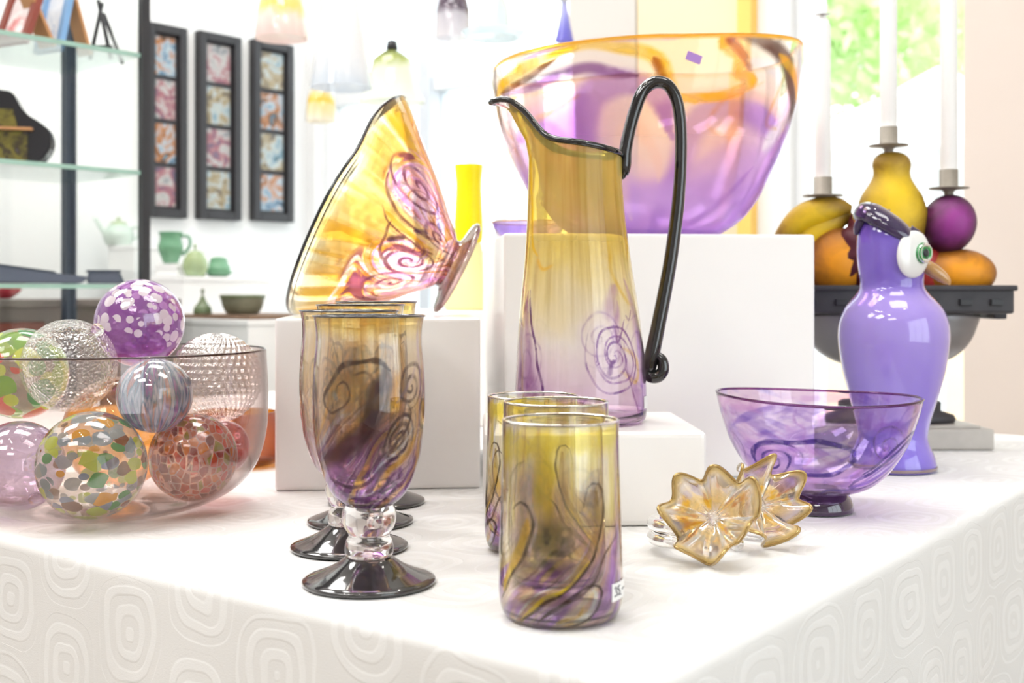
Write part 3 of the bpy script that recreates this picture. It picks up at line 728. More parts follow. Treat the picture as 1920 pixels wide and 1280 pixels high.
# ------------------------------------------------------------------ table and damask cloth
TU = Vector((.599, .801)); TV = Vector((.801, -.599)); TC = Vector((.0693, .5829))
LP, LQ = 1.5, 1.21
def TL(p, q, z): w = TC+TV*p+TU*q; return Vector((w.x, w.y, z))
tbl = thing('display_table', 'display table hidden under the white damask cloth', 'table', (TL(-LP/2, LQ/2, 0)))
def tbox(name, p0, p1, q0, q1, z0, z1):
    pts = [TL(p0,q0,z0),TL(p1,q0,z0),TL(p1,q1,z0),TL(p0,q1,z0),TL(p0,q0,z1),TL(p1,q0,z1),TL(p1,q1,z1),TL(p0,q1,z1)]
    box8(name, [p-tbl.location for p in pts], M_brownwood, tbl)
tbox('top', -LP+.02, -.02, .02, LQ-.02, T-.03, T-.006)
for p in (-LP+.06, -.1):
    for q in (.06, LQ-.1): tbox('leg', p, p+.04, q, q+.04, 0, T-.03)

def cloth_mat():
    m, nt, out = new_mat('white_damask'); n = N(nt)
    uv = n.node('ShaderNodeTexCoord').outputs['UV']
    wob = n.noise(uv, 14, 2)
    wv = n.node('ShaderNodeVectorMath', operation='SCALE'); 
    sub = n.node('ShaderNodeVectorMath', operation='SUBTRACT'); n.put(sub.inputs[0], wob.outputs['Color']); sub.inputs[1].default_value = (.5,.5,.5)
    n.put(wv.inputs[0], sub.outputs[0]); wv.inputs['Scale'].default_value = .022
    ad = n.node('ShaderNodeVectorMath', operation='ADD'); n.put(ad.inputs[0], uv); n.put(ad.inputs[1], wv.outputs[0])
    sx = n.node('ShaderNodeSeparateXYZ'); n.put(sx.inputs[0], ad.outputs[0])
    S = .078
    x = n.math('DIVIDE', sx.outputs[0], S); y0 = n.math('DIVIDE', sx.outputs[1], S*1.1)
    col_ = n.math('FLOOR', x)
    y = n.math('ADD', y0, n.math('MULTIPLY', n.math('FRACT', n.math('MULTIPLY', col_, .5)), .9))
    row = n.math('FLOOR', y)
    fx = n.math('ABSOLUTE', n.math('SUBTRACT', n.math('FRACT', x), .5)); fy = n.math('ABSOLUTE', n.math('SUBTRACT', n.math('FRACT', y), .5))
    rnd = n.math('FRACT', n.math('MULTIPLY', n.math('SINE', n.math('ADD', n.math('MULTIPLY', col_, 12.99), n.math('MULTIPLY', row, 78.23))), 437.5))
    rho = n.math('POWER', n.math('ADD', n.math('POWER', fx, 3.2), n.math('POWER', fy, 3.2)), 1/3.2)
    ph = n.math('ADD', n.math('MULTIPLY', rho, 2*PI*6.2), n.math('MULTIPLY', rnd, 2.0))
    band = n.math('SINE', ph)
    mask = n.math('MULTIPLY', n.math('ADD', n.math('MULTIPLY', band, 3.0), .9), .5, clamp=True)
    inside = n.math('LESS_THAN', rho, .47)
    mask = n.math('MULTIPLY', mask, inside)
    mask = n.math('MINIMUM', n.math('MAXIMUM', mask, 0.0), 1.0)
    weave = n.noise(n.mapping(uv, (900, 900, 1)), 1.0, 2)
    col = n.mix(mask, (.82, .81, .795), (.875, .87, .86))
    b = n.node('ShaderNodeBsdfPrincipled'); n.put(b.inputs['Base Color'], col)
    n.put(b.inputs['Roughness'], n.math('SUBTRACT', .78, n.math('MULTIPLY', mask, .33)))
    b.inputs['Specular IOR Level'].default_value = .35
    b.inputs['Sheen Weight'].default_value = .15
    h = n.math('ADD', n.math('MULTIPLY', mask, .6), n.math('MULTIPLY', weave.outputs[0], .35))
    nt.links.new(n.bump(h, .35, .0012), b.inputs['Normal'])
    nt.links.new(b.outputs[0], out.inputs[0]); return m
def make_cloth():
    # outline of the top (p,q) with rounded corners; outward normals
    rc = .03; path = []
    def edge(p0, q0, p1, q1, nx, ny, step):
        L = math.hypot(p1-p0, q1-q0); k = max(2, int(L/step))
        for i in range(k): path.append((p0+(p1-p0)*i/k, q0+(q1-q0)*i/k, nx, ny))
    def arc(cp, cq, a0, a1, k=8):
        for i in range(k):
            a = a0+(a1-a0)*i/k; path.append((cp+rc*math.cos(a), cq+rc*math.sin(a), math.cos(a), math.sin(a)))
    edge(-LP+rc, 0, -rc, 0, 0, -1, .012); arc(-rc, rc, -PI/2, 0, 10)
    edge(0, rc, 0, LQ-rc, 1, 0, .012); arc(-rc, LQ-rc, 0, PI/2)
    edge(-rc, LQ, -LP+rc, LQ, 0, 1, .05); arc(-LP+rc, LQ-rc, PI/2, PI)
    edge(-LP, LQ-rc, -LP, rc, -1, 0, .05); arc(-LP+rc, rc, PI, 1.5*PI)
    n = len(path); R = .009
    V, UV, F_ = [], [], []
    rows = []
    drops = [.0, .012, .03, .06, .1, .15, .2, .27, .35, .45, .55, .65, .70]
    prof = [(-.012, 0.0, -.012)]   # (outward, down, uv drop)
    for a in np.linspace(0, PI/2, 6): prof.append((-R+R*math.sin(a), R-R*math.cos(a), -R+R*a))
    base = prof[-1][2]
    for d in drops[1:]: prof.append((0.0, R+d, base+d))
    s = 0; arcl = [0]
    for i in range(1, n): s += math.hypot(path[i][0]-path[i-1][0], path[i][1]-path[i-1][1]); arcl.append(s)
    for (o, dn, ud) in prof:
        for i, (p, q, nx, ny) in enumerate(path):
            w = min(1, max(0, (dn-R)/.5))
            S = arcl[i]; wave = w*(.010*math.sin(S*17+1.0)+.006*math.sin(S*41+.5)) + w*.012
            sag = .0012*math.sin(S*9+2)+.0008*math.sin(S*23) if dn < R*1.5 else 0
            oo = o+wave
            pw = TL(p+nx*oo, q+ny*oo, T-dn-(abs(sag)*min(1, (dn/R)) if dn else 0)); V.append(pw); UV.append((p+nx*ud, q+ny*ud))
    m = len(prof)
    for r in range(m-1):
        for i in range(n):
            j = (i+1) % n; F_.append((r*n+i, (r+1)*n+i, (r+1)*n+j, r*n+j))
    F_.append(tuple(range(n)))
    return V, UV, F_
M_cloth = cloth_mat()
cv, cu_, cf = make_cloth()
cl = mesh_obj('tablecloth', cv, [list(f) for f in cf], M_cloth, None, True, uvs=cu_)
tag(cl, 'white damask tablecloth with woven concentric squares covering the whole table', 'tablecloth')

# ------------------------------------------------------------------ white display blocks
BR = math.radians(5.4); bx_, by_ = Vector((math.cos(BR), math.sin(BR))), Vector((-math.sin(BR), math.cos(BR)))
def block(label, fx, fy, w, dep, h, rot=BR, bevel=.004):
    t = thing('display_block', label, 'display block', (fx, fy, T+.0002), 'white display blocks', rotz=rot)
    box8('shell', [(0,0,0),(w,0,0),(w,dep,0),(0,dep,0),(0,0,h),(w,0,h),(w,dep,h),(0,dep,h)], M_block, t, bevel, segs=3)
    return t
ZA, ZB, ZC = .1703, .2577, .079
block('low white display block under the tipped amber vase', -.2336, 1.155, .203, .30, ZA)
block('tall white display block under the big purple and orange bowl', -.0083, 1.22, .333, .32, ZB)
block('shortest white display block under the amber and purple pitcher', -.0226, .976, .186, .17, ZC, rot=math.radians(2.0), bevel=.005)
block('white display block at the back under the yellow vase', -.19, 1.70, .19, .22, .1695)

# ------------------------------------------------------------------ art glass
AMB = (.93, .74, .22); GOLD = (.86, .60, .10); OLV = (.72, .62, .12); CLR = (.97, .955, .94); PURP = (.50, .24, .62); DPUR = (.16, .06, .26); BRN = (.32, .17, .07); DRK = (.10, .06, .06); BLU = (.70, .78, .90); LIL = (.80, .64, .84); PNK = (.90, .68, .80); ORG = (.92, .52, .12)
M_art = solid_glass('swirled_art_glass', attr='Col', ior=1.45, gamma=2.2)
M_art_lustre = solid_glass('lustred_art_glass', attr='Col', ior=1.47, gamma=2.1, coat=.5)
M_art_amber = solid_glass('amber_pitcher_glass', attr='Col', ior=1.45, gamma=2.5)
M_art_big = solid_glass('big_bowl_art_glass', attr='Col', ior=1.42, gamma=3.0)
M_art_vase = solid_glass('amber_pink_vase_glass', attr='Col', ior=1.43, gamma=2.5)
M_art_purple = solid_glass('purple_bowl_art_glass', attr='Col', ior=1.45, gamma=2.2)
M_blackglass = plain('black_glass', srgb(20, 18, 20), .05, noise_scale=20, noise_amt=.1, coat=.6, spec=.6)
M_darkfoot = plain('dark_bronze_black_glass', srgb(46, 43, 44), .09, noise_scale=20, noise_amt=.12, coat=.8, spec=.7)
M_clear = solid_glass('clear_solid_glass', (.985, .97, .965))
M_clearthin = thin_glass('clear_rim_glass', (.93, .92, .92), edge=.6)
M_tagw = plain('white_price_tag', (.88, .87, .85), .6, noise_scale=60, noise_amt=.02)
M_ink = plain('grey_pen_ink', srgb(120, 116, 120), .6, noise_scale=60, noise_amt=.1)

def curved_tag(name, parent, R, phi0, phi1, z0, z1, mat, off=.0006, n=10):
    V, f = [], []
    for i in range(n+1):
        a = phi0+(phi1-phi0)*i/n
        for z in (z0, z1):
            for o in (off, off+.0004): V.append(((R(z)+o)*math.sin(a), -(R(z)+o)*math.cos(a), z))
    for i in range(n):
        b = i*4; c = b+4
        f += [(b+1, c+1, c+3, b+3), (b, b+2, c+2, c), (b+2, b+3, c+3, c+2), (b, c, c+1, b+1)]
    f += [(0, 1, 3, 2), (n*4, n*4+2, n*4+3, n*4+1)]
    return mesh_obj(name, V, [list(q) for q in f], mat, parent, False)

# ---- goblets
gs = .79/F     # metres per photo pixel at the front goblet
G_out = [(30,140),(45,147),(60,159),(71,172),(82,194),(90,219),(96.5,243),(100,267),(103.5,292),(105,320),(105,362),(102.5,410),(99,450),(99.5,475),(103,499)]
def paint_goblet(TH, z, r):
    per = 660.0; R = 105.0; s = ((TH+PI) % (2*PI)-PI)*R
    s2, z2 = swirl(s, z, [(XS(64,R), 272, 40, 3.0, 1.3, -.5), (200, 330, 60, 4.0, 1.2, .9), (-190, 330, 60, 4.2, 1.2, .9), (-290, 300, 45, 4.0, 1.1, .9)], per)
    nz = pfbm(s2, z2, per, 55, 60, 3); nf = pfbm(s2-z2*.8, z2, per, 9, 16, 9); nd = pfbm(s2*.6-z2*.75, z2*.2+s2*.15, per, 12, 90, 12)
    c = cramp(z2+46*(nz-.5), [(140, (.50,.30,.58)), (185, (.52,.26,.62)), (240, (.60,.36,.58)), (280, (.76,.55,.46)), (330, (.86,.72,.52)), (395, (.92,.86,.76)), (455, (.96,.93,.88)), (478, (.93,.85,.58)), (499, (.82,.68,.30))])
    # upper wall: refracted surroundings painted in as amber streaks
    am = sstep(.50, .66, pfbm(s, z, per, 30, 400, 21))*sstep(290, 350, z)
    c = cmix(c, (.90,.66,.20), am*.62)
    # combed dark threads in the lower wall
    c = cmix(c, (.20,.08,.22), sstep(.56, .70, nd)*sstep(350, 270, z)*.8)
    c = cmix(c, (.86,.80,.93), sstep(.42, .33, nd)*sstep(320, 250, z)*.55)
    c = cmix(c, (.36,.16,.50), sstep(.50, .60, nf)*sstep(290, 235, z)*.7)
    q2 = z2-.85*s2+46*nz; lowm = sstep(400, 330, z)
    c = cmix(c, (.16,.08,.10), sstep(.80, 1, np.sin(q2/4.0))*.50*lowm); c = cmix(c, (.90,.92,.97), sstep(.86, 1, np.sin(q2/4.7+1.9))*.55*lowm)
    c = cmix(c, (.93,.62,.14), sstep(.72, 1, np.sin(q2/17+.8))*.65*lowm)
    s, z = warp(s, z, per, 11, 62, 101)
    # the big wave: dark band with amber eye
    c = blob(c, s, z, per, XS(-26,R), 375, 46, 44, (.82,.62,.22), .75, .6, .5)
    c = blob(c, s, z, per, XS(58,R), 360, 22, 56, (.97,.60,.08), .95, .6)
    c = stroke(c, s, z, per, XL([(40,420),(34,380),(20,330),(-12,286),(-50,252),(-92,228)], R), (.13,.04,.08), 19, 38, .93, .7)
    c = stroke(c, s, z, per, XL([(-70,335),(-72,356),(-60,384),(-34,412),(2,427),(34,425),(46,408)], R), (.16,.08,.04), 3.5, 7, .92, .5)
    c = stroke(c, s, z, per, XL([(-70,340),(-56,330),(-36,342),(-20,366),(-28,386),(-44,382),(-50,366)], R), (.20,.11,.06), 3.5, 2.5, .85, .5)
    c = stroke(c, s, z, per, XL([(-14,400),(8,405),(22,388),(16,350),(-6,316)], R), (.24,.14,.05), 4, 6, .8, .6)
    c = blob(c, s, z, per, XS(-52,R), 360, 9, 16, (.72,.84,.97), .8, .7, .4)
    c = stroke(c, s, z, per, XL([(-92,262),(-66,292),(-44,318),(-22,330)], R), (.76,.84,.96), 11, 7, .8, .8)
    c = stroke(c, s, z, per, XL([(40,400),(36,352),(20,310)], R), (.90,.82,.86), 3.5, 2.5, .6, .6)
    # right spirals
    c = blob(c, s, z, per, XS(66,R), 275, 34, 54, (.74,.62,.42), .7, .5, -.55)
    for tn, w_, cl_ in ((3.3, 4.2, (.13,.08,.12)),):
        c = curl_line(c, s, z, per, XS(66,R), 275, 36, tn, cl_, w_, 1.55, -.5, -1, .4, .92)
    c = curl_line(c, s, z, per, XS(66,R)+2, 275, 30, 2.2, (.84,.90,.97), 2.4, 1.55, -.5, -1, 1.6, .7)
    c = stroke(c, s, z, per, XL([(14,222),(30,236),(56,256),(80,300),(84,328),(72,340)], R), (.14,.08,.10), 5, 3.5, .88, .5)
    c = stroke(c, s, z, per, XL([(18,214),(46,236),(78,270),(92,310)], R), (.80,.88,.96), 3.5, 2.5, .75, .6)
    c = curl_line(c, s, z, per, XS(80,R)+4, 376, 34, 2.3, (.16,.10,.10), 4.2, 1.5, -.55, -1, 2.0, .9, (.90,.86,.86), .4)
    c = stroke(c, s, z, per, XL([(56,340),(72,372),(90,400),(98,432)], R), (.74,.66,.80), 5, 3, .7, .7)
    # foot of the bowl: purple mottle, amber patches, dark diagonal lines
    c = blob(c, s, z, per, XS(-62,R), 216, 46, 28, (.62,.34,.78), .7, .9)
    c = blob(c, s, z, per, -8, 200, 22, 13, (.86,.60,.12), .85, .8, .3)
    c = stroke(c, s, z, per, XL([(24,190),(54,214),(82,246),(96,290)], R), (.93,.58,.10), 12, 10, .85, .8)
    c = stroke(c, s, z, per, XL([(-84,206),(-40,190),(10,204),(50,230),(80,262)], R), (.13,.05,.14), 6, 4, .85, .6)
    c = stroke(c, s, z, per, XL([(-70,180),(-20,170),(30,182),(70,214)], R), (.16,.06,.20), 7, 4, .8, .6)
    c = stroke(c, s, z, per, XL([(-60,160),(0,158),(50,172)], R), (.70,.72,.50), 5, 4, .6, .7)
    for cs, cz, Q in ((180, 350, 48), (-150, 330, 46), (-255, 330, 46), (270, 280, 46)):
        c = blob(c, s, z, per, cs, cz, 55, 70, (.62,.40,.22), .6, .8)
        c = curl_line(c, s, z, per, cs, cz, Q, 2.6, (.14,.07,.12), 5, 1.4, -.6, 1, cs, .9)
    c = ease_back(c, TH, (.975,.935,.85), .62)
    return np.clip(c, .01, 1)
def make_goblet(label):
    t = thing('art_glass_goblet', label, 'goblet', (0,0,0), 'row of four goblets')
    lathe('foot', [(.01,0),(118,0),(124,2.5),(125.5,6),(123,10),(112,14),(95,20),(76,28),(60,37),(49,45),(43,51),(.01,52)], M_darkfoot, t, 96, scale=gs)
    lathe('stem', [(.01,51.5),(43,51.5),(45.5,58),(46,68),(43,80),(39,86),(38,90),(41,96),(47,105),(50.5,118),(51,128),(49,138),(44,146),(36,151),(.01,152)], M_clear, t, 64, scale=gs)
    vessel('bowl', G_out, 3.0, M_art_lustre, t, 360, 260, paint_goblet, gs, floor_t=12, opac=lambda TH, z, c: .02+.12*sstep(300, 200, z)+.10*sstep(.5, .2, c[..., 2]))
    p = [(104.0*gs*math.sin(a), -104.0*gs*math.cos(a), 500*gs) for a in np.linspace(0, 2*PI, 96, endpoint=False)]
    tube('rim', p, 2.2*gs, M_darkfoot, t, 8, closed=True)
    return t
def copy_thing(o, label):
    c = o.copy(); COL.objects.link(c); c['label'] = label
    for ch in o.children:
        k = ch.copy(); COL.objects.link(k); k.parent = c
        for g_ in ch.children: q = g_.copy(); COL.objects.link(q); q.parent = k
    return c
def table_xy(x, y): d = 429.0/(y-HZ); return ((x-960)/F*d, d)
TZ = T+.0004
g1 = make_goblet('front goblet of the row, amber and purple swirls on a black foot'); 
GX = [(692, 1093, 0.0, 1.0, None), (655, 1028, 2.2, 1.01, 'second goblet of the row from the front, standing left behind the front goblet'),
      (676, 980, -1.6, 1.03, 'third goblet of the row from the front, white sticker on its foot'), (706, 943, 1.1, 1.04, 'rearmost goblet of the row against the low white block')]
for i, (x, y, rz, sz, lab) in enumerate(GX):
    o = g1 if i == 0 else copy_thing(g1, lab)
    X, d = table_xy(x, y); o.location = (X, d, TZ); o.rotation_euler = (0, 0, rz); o.scale = (1, 1, sz)
    if i == 2:
        st = box('sticker', (0,0,0), (.012, .007, .0005), M_tagw); st.parent = o
        a = PI*.5-rz+.15; rr = 100*gs; st.location = (rr*math.sin(a), -rr*math.cos(a), 20*gs); st.rotation_euler = (0, .28, a-PI/2)

# ---- tumblers
ts = .71/F
T_out = [(92,0),(101,3),(108,10),(113,24),(116,46),(116,70),(115.5,110),(114,155),(112.5,200),(111,254),(109.5,310),(109,366)]
def paint_tumbler(TH, z, r):
    per = 710.0; R = 113.0; s = ((TH+PI) % (2*PI)-PI)*R
    s2, z2 = swirl(s, z, [(190, 150, 60, 3.4, 1.2, 1.0), (280, 220, 55, 3.6, 1.2, .9), (-200, 190, 55, 3.6, 1.2, .9), (-290, 110, 50, -3, 1.2, .9)], per)
    nz = pfbm(s2, z2, per, 60, 60, 5); nf = pfbm(s2, z2, per, 14, 20, 8); nd = pfbm(s2*.7-z2*.7, z2*.3+s2*.3, per, 13, 90, 14)
    c = cramp(z2+(nz-.5)*60-.10*s2, [(0, (.78,.66,.50)), (30, (.72,.54,.74)), (80, (.74,.56,.72)), (125, (.82,.68,.52)), (180, (.90,.84,.60)), (240, (.94,.91,.80)), (300, (.95,.93,.86)), (326, (.95,.86,.30)), (350, (.95,.87,.32)), (358, (.97,.96,.92)), (366, (.97,.97,.96))])
    st = pfbm(s, z, per, 16, 420, 31)
    c = cmix(c, (.88,.80,.24), sstep(.50, .64, st)*sstep(150, 210, z)*sstep(362, 350, z)*.6)
    q2 = z2-.9*s2+40*nz; lowm = sstep(190, 130, z)
    c = cmix(c, (.18,.10,.08), sstep(.80, 1, np.sin(q2/4.4))*.50*lowm); c = cmix(c, (.92,.94,.97), sstep(.86, 1, np.sin(q2/5.3+1.9))*.6*lowm)
    c = cmix(c, (.93,.74,.16), sstep(.70, 1, np.sin(q2/19+.8))*.6*lowm)
    s, z = warp(s, z, per, 11, 62, 111)
    # olive heart
    c = blob(c, s, z, per, -32, 262, 24, 110, (.84,.72,.05), .9, .6)
    c = blob(c, s, z, per, -30, 160, 38, 60, (.40,.34,.06), .85, .7)
    c = cmix(c, (.13,.11,.04), sstep(.50, .66, nf)*np.exp(-((s+26)/40)**2)*np.exp(-((z-142)/44)**2)*.95)
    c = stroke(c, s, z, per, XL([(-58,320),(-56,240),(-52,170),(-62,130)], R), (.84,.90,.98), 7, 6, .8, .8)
    # combed lower wall
    c = cmix(c, (.46,.22,.66), sstep(.50, .64, nd)*sstep(150, 90, z)*.85)
    c = cmix(c, (.90,.84,.60), sstep(.42, .33, nd)*sstep(160, 110, z)*.6)
    c = blob(c, s, z, per, XS(-72,R), 28, 44, 24, (.62,.36,.80), .85, .8); c = blob(c, s, z, per, XS(-40,R), 72, 36, 22, (.40,.20,.56), .8, .8, -.5)
    c = blob(c, s, z, per, XS(-62,R), 62, 24, 14, (.84,.56,.40), .7, .8)
    # right purple field
    c = stroke(c, s, z, per, XL([(54,26),(80,70),(92,120),(100,165)], R), (.40,.16,.70), 34, 24, .88, .7)
    c = stroke(c, s, z, per, XL([(84,40),(98,100),(104,170)], R), (.36,.22,.14), 12, 10, .6, .9)
    c = stroke(c, s, z, per, XL([(98,190),(104,260),(104,330)], R), (.62,.40,.72), 8, 5, .6, .8)
    # big hook
    c = stroke(c, s, z, per, XL([(-91,4),(-46,42),(4,86),(42,134),(62,190),(62,240)], R), (.58,.40,.10), 13, 14, .75, .7)
    c = stroke(c, s, z, per, XL([(-86,0),(-40,40),(10,82),(46,130)], R), (.97,.76,.06), 6, 5, .95, .6)
    c = stroke(c, s, z, per, XL([(-96,6),(-52,46),(0,94),(36,140),(52,180)], R), (.88,.90,.90), 3.5, 3, .8, .6)
    c = stroke(c, s, z, per, XL([(-91,-2),(-40,34),(14,80),(50,131),(72,205),(73,244),(62,260),(46,252),(36,222)], R), (.13,.08,.03), 3.6, 3.2, .95, .5)
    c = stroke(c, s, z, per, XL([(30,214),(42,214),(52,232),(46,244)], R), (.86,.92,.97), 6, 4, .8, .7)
    c = stroke(c, s, z, per, XL([(-50,2),(0,46),(48,82),(76,140),(104,172)], R), (.14,.08,.04), 4.2, 3.2, .92, .5)
    # lower hook
    c = stroke(c, s, z, per, XL([(-40,-4),(20,6),(52,30),(66,66),(60,80),(44,82),(16,62),(-48,4)], R), (.10,.06,.05), 4, 3.2, .92, .5)
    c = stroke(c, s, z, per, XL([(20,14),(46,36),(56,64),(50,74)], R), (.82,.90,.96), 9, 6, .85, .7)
    c = stroke(c, s, z, per, XL([(-10,12),(24,28),(36,50)], R), (.88,.62,.16), 6, 4, .8, .7)
    # left hook with amber fill
    c = stroke(c, s, z, per, XL([(-104,60),(-92,100),(-74,150),(-66,190)], R), (.90,.68,.08), 17, 13, .9, .6)
    c = stroke(c, s, z, per, XL([(-108,40),(-92,86),(-70,130),(-57,176),(-60,212),(-76,224),(-92,212)], R), (.12,.08,.03), 5.5, 3.5, .93, .5)
    c = stroke(c, s, z, per, XL([(-100,250),(-86,290),(-66,306)], R), (.40,.34,.12), 3, 2, .6, .6)
    c = stroke(c, s, z, per, XL([(-90,330),(-78,345),(-62,330)], R), (.70,.66,.80), 3, 2, .6, .6)
    for cs, cz, Q in ((170, 170, 46), (255, 90, 46), (-180, 190, 46), (-260, 100, 48), (300, 210, 44)):
        c = blob(c, s, z, per, cs, cz, 56, 62, (.56,.34,.60), .6, .8)
        c = curl_line(c, s, z, per, cs, cz, Q, 2.4, (.30,.20,.26), 5, 1.4, -.6, 1, cs, .5)
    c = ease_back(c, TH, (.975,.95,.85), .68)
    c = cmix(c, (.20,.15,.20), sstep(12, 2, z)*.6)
    return np.clip(c, .01, 1)
def make_tumbler(label):
    t = thing('art_glass_tumbler', label, 'tumbler', (0,0,0), 'three tumblers in a row')
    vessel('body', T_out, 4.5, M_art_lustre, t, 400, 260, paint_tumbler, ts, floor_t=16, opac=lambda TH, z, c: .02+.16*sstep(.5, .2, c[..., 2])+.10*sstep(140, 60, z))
    p = [(107.0*ts*math.sin(a), -107.0*ts*math.cos(a), 366.5*ts) for a in np.linspace(0, 2*PI, 96, endpoint=False)]
    tube('rim', p, 2.6*ts, M_clear, t, 8, closed=True)
    return t
t1 = make_tumbler('front tumbler, yellow and purple swirls, price tag near its base')
TXY = [(.0294, .710, 0, 1.0, None), (.0300, .803, 2.4, 1.02, 'middle tumbler of the three, mostly hidden behind the front one'), (.0160, .896, -1.5, .985, 'rearmost tumbler with amber upper half and purple base beside the short block')]
for i, (X, d, rz, s_, lab) in enumerate(TXY):
    o = t1 if i == 0 else copy_thing(t1, lab)
    o.location = (X, d, TZ); o.rotation_euler = (0, 0, rz); o.scale = (s_,)*3
def Rt(z): return np.interp(z/ts, [q[1] for q in T_out], [q[0] for q in T_out])*ts
tg = curved_tag('price_tag', t1, Rt, math.radians(50), math.radians(84), 44*ts, 76*ts, M_tagw, off=.0004)
# pen writing on the tag: 35,-
def pen(pts, w=.0004):
    # pts in tag space: u 0..1 along angle, v 0..1 up
    V = []
    for u, v in pts:
        a = math.radians(50+34*u); z = (44+32*v)*ts; R = Rt(z)+.0009; V.append((R*math.sin(a), -R*math.cos(a), z))
    tube('pen_figure', V, w, M_ink, tg, 6)
pen([(.10,.72),(.16,.80),(.22,.72),(.16,.56),(.24,.46),(.22,.32),(.10,.28)]); pen([(.40,.80),(.30,.80),(.29,.58),(.36,.58),(.40,.46),(.36,.30),(.28,.30)]); pen([(.46,.30),(.44,.22)]); pen([(.58,.5),(.80,.52)])

# ---- pitcher
ps = 1.072/F
P_prof = [(105,0),(114,2),(120,8),(122,22),(121.5,60),(120,90),(117,138),(112,188),(106,238),(99.5,288),(94,338),(89.5,388),(87,438),(87,491)]
def paint_pitcher(TH, z, r):
    per = 2*PI*110; s = ((TH+PI) % (2*PI)-PI)*110.0
    nz = pfbm(s, z, per, 80, 90, 41); nv = pfbm(s, z, per, 9, 260, 43)
    t = z+(nz-.5)*150
    c = cramp(t, [(0, (.84,.70,.86)), (60, (.92,.83,.90)), (140, (.96,.93,.91)), (220, (.96,.90,.72)), (290, (.94,.83,.46)), (350, (.91,.76,.28)), (430, (.84,.68,.20)), (600, (.82,.66,.20))])
    c = c*(1-.22*sstep(.45, .75, nv)[..., None]*np.array([.5, .7, 1.0])*sstep(120, 260, z)[..., None])
    s, z = warp(s, z, per, 12, 70, 121)
    # orange-yellow flame on the left edge
    c = stroke(c, s, z, per, [(-150,460),(-128,380),(-120,330),(-96,305)], (.98,.70,.04), 20, 7, .9, .9)
    c = stroke(c, s, z, per, [(-98,300),(-84,278),(-60,285)], (.95,.62,.06), 7, 5, .7, .9)
    c = stroke(c, s, z, per, [(60,330),(70,262),(88,225),(112,215)], (.86,.62,.06), 10, 6, .6, .9)
    # purple veils
    c = stroke(c, s, z, per, [(-118,240),(-112,160),(-95,60),(-85,0)], (.42,.18,.46), 10, 30, .9, .9)
    c = stroke(c, s, z, per, [(-138,190),(-130,110),(-120,10)], (.30,.12,.30), 12, 24, .9, .9)
    c = stroke(c, s, z, per, [(-112,245),(-96,170),(-76,80),(-70,10)], (.22,.06,.30), 3.5, 3, .9)
    c = stroke(c, s, z, per, [(-132,150),(-118,80),(-112,0)], (.70,.50,.20), 5, 4, .6, .9)
    c = stroke(c, s, z, per, [(96,260),(118,160),(136,60),(140,10)], (.62,.40,.72), 10, 40, .8, .9)
    c = stroke(c, s, z, per, [(60,225),(56,170),(66,120),(88,80),(110,20)], (.66,.44,.76), 8, 22, .75, .9)
    c = stroke(c, s, z, per, [(66,250),(50,228),(46,190)], (.62,.40,.70), 14, 16, .6, .9)
    c = stroke(c, s, z, per, [(60,95),(92,80),(104,92),(96,125),(70,140)], (.86,.62,.08), 9, 8, .8, .9)
    # big spiral
    c = curl_line(c, s, z, per, 50, 126, 56, 2.6, (.36,.16,.48), 2.6, 1.22, .1, -1, .9, .9, (.93,.86,.92), .35)
    c = curl_line(c, s, z, per, 55, 126, 44, 2.0, (.42,.20,.52), 2.2, 1.2, .3, -1, 3.2, .8)
    c = stroke(c, s, z, per, [(36,96),(42,112),(50,118)], (.28,.08,.40), 8, 6, .9, .8)
    c = stroke(c, s, z, per, [(52,180),(62,150),(74,190)], (.36,.16,.48), 4, 3, .8, .8)
    c = stroke(c, s, z, per, [(96,208),(88,190),(78,200)], (.40,.2,.5), 4, 3, .7, .8)
    # low humps
    for cs, R in ((-22, 40), (-60, 30)):
        c = curl_line(c, s, z, per, cs, 8, R, 1.3, (.42,.20,.54), 3.5, 1.15, 0, 1, .3, .8, (.74,.54,.80), .8)
    c = stroke(c, s, z, per, [(70,100),(84,60),(104,24)], (.36,.14,.40), 3, 3, .7)
    for cs, cz, R in ((190, 120, 60), (-230, 110, 60), (300, 150, 50)):
        c = curl_line(c, s, z, per, cs, cz, R, 2.4, (.5,.3,.6), 3, 1.2, .2, 1, cs, .7, (.9,.8,.9), .4)
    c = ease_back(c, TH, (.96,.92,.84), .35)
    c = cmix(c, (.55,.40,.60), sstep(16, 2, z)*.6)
    return np.clip(c, .01, 1)
def pitcher_deform(sc_):
    gz, gv = [488, 520, 538, 570, 588, 601], [0, 6, 16, 32, 46, 69]
    def f(x, y, z, r, TH):
        # theta = pi/2 is +x (handle), 3pi/2 is -x (spout)
        zz = z/sc_; d = np.abs((TH-1.5*PI+PI) % (2*PI)-PI)          # angle from the spout
        S = np.exp(-(d/.50)**2); cth = np.cos(TH-PI/2)
        zr = 14*(1-cth)+82*S
        w = np.clip((zz-300)/191.0, 0, 1)**1.6
        z2 = zz+w*zr
        S2 = np.exp(-(d/.42)**2)
        ex = np.interp(z2, gz, gv)*S2
        lean = -11*np.clip((zz-120)/370, 0, 1)
        pinch = 1-.10*np.exp(-((d-.95)/.4)**2)*np.clip((zz-400)/91, 0, 1)
        rr = (r/sc_*pinch+ex)*sc_
        curl = -12*np.clip((z2-592)/9, 0, 1)*S2**3
        return rr*np.sin(TH)+lean*sc_, -rr*np.cos(TH), (z2+curl)*sc_
    return f
px, pd = .0619, 1.06
pit = thing('art_glass_pitcher', 'tall amber and purple glass pitcher with black rim and looped black handle', 'pitcher', (px, pd, T+.0006+ZC))
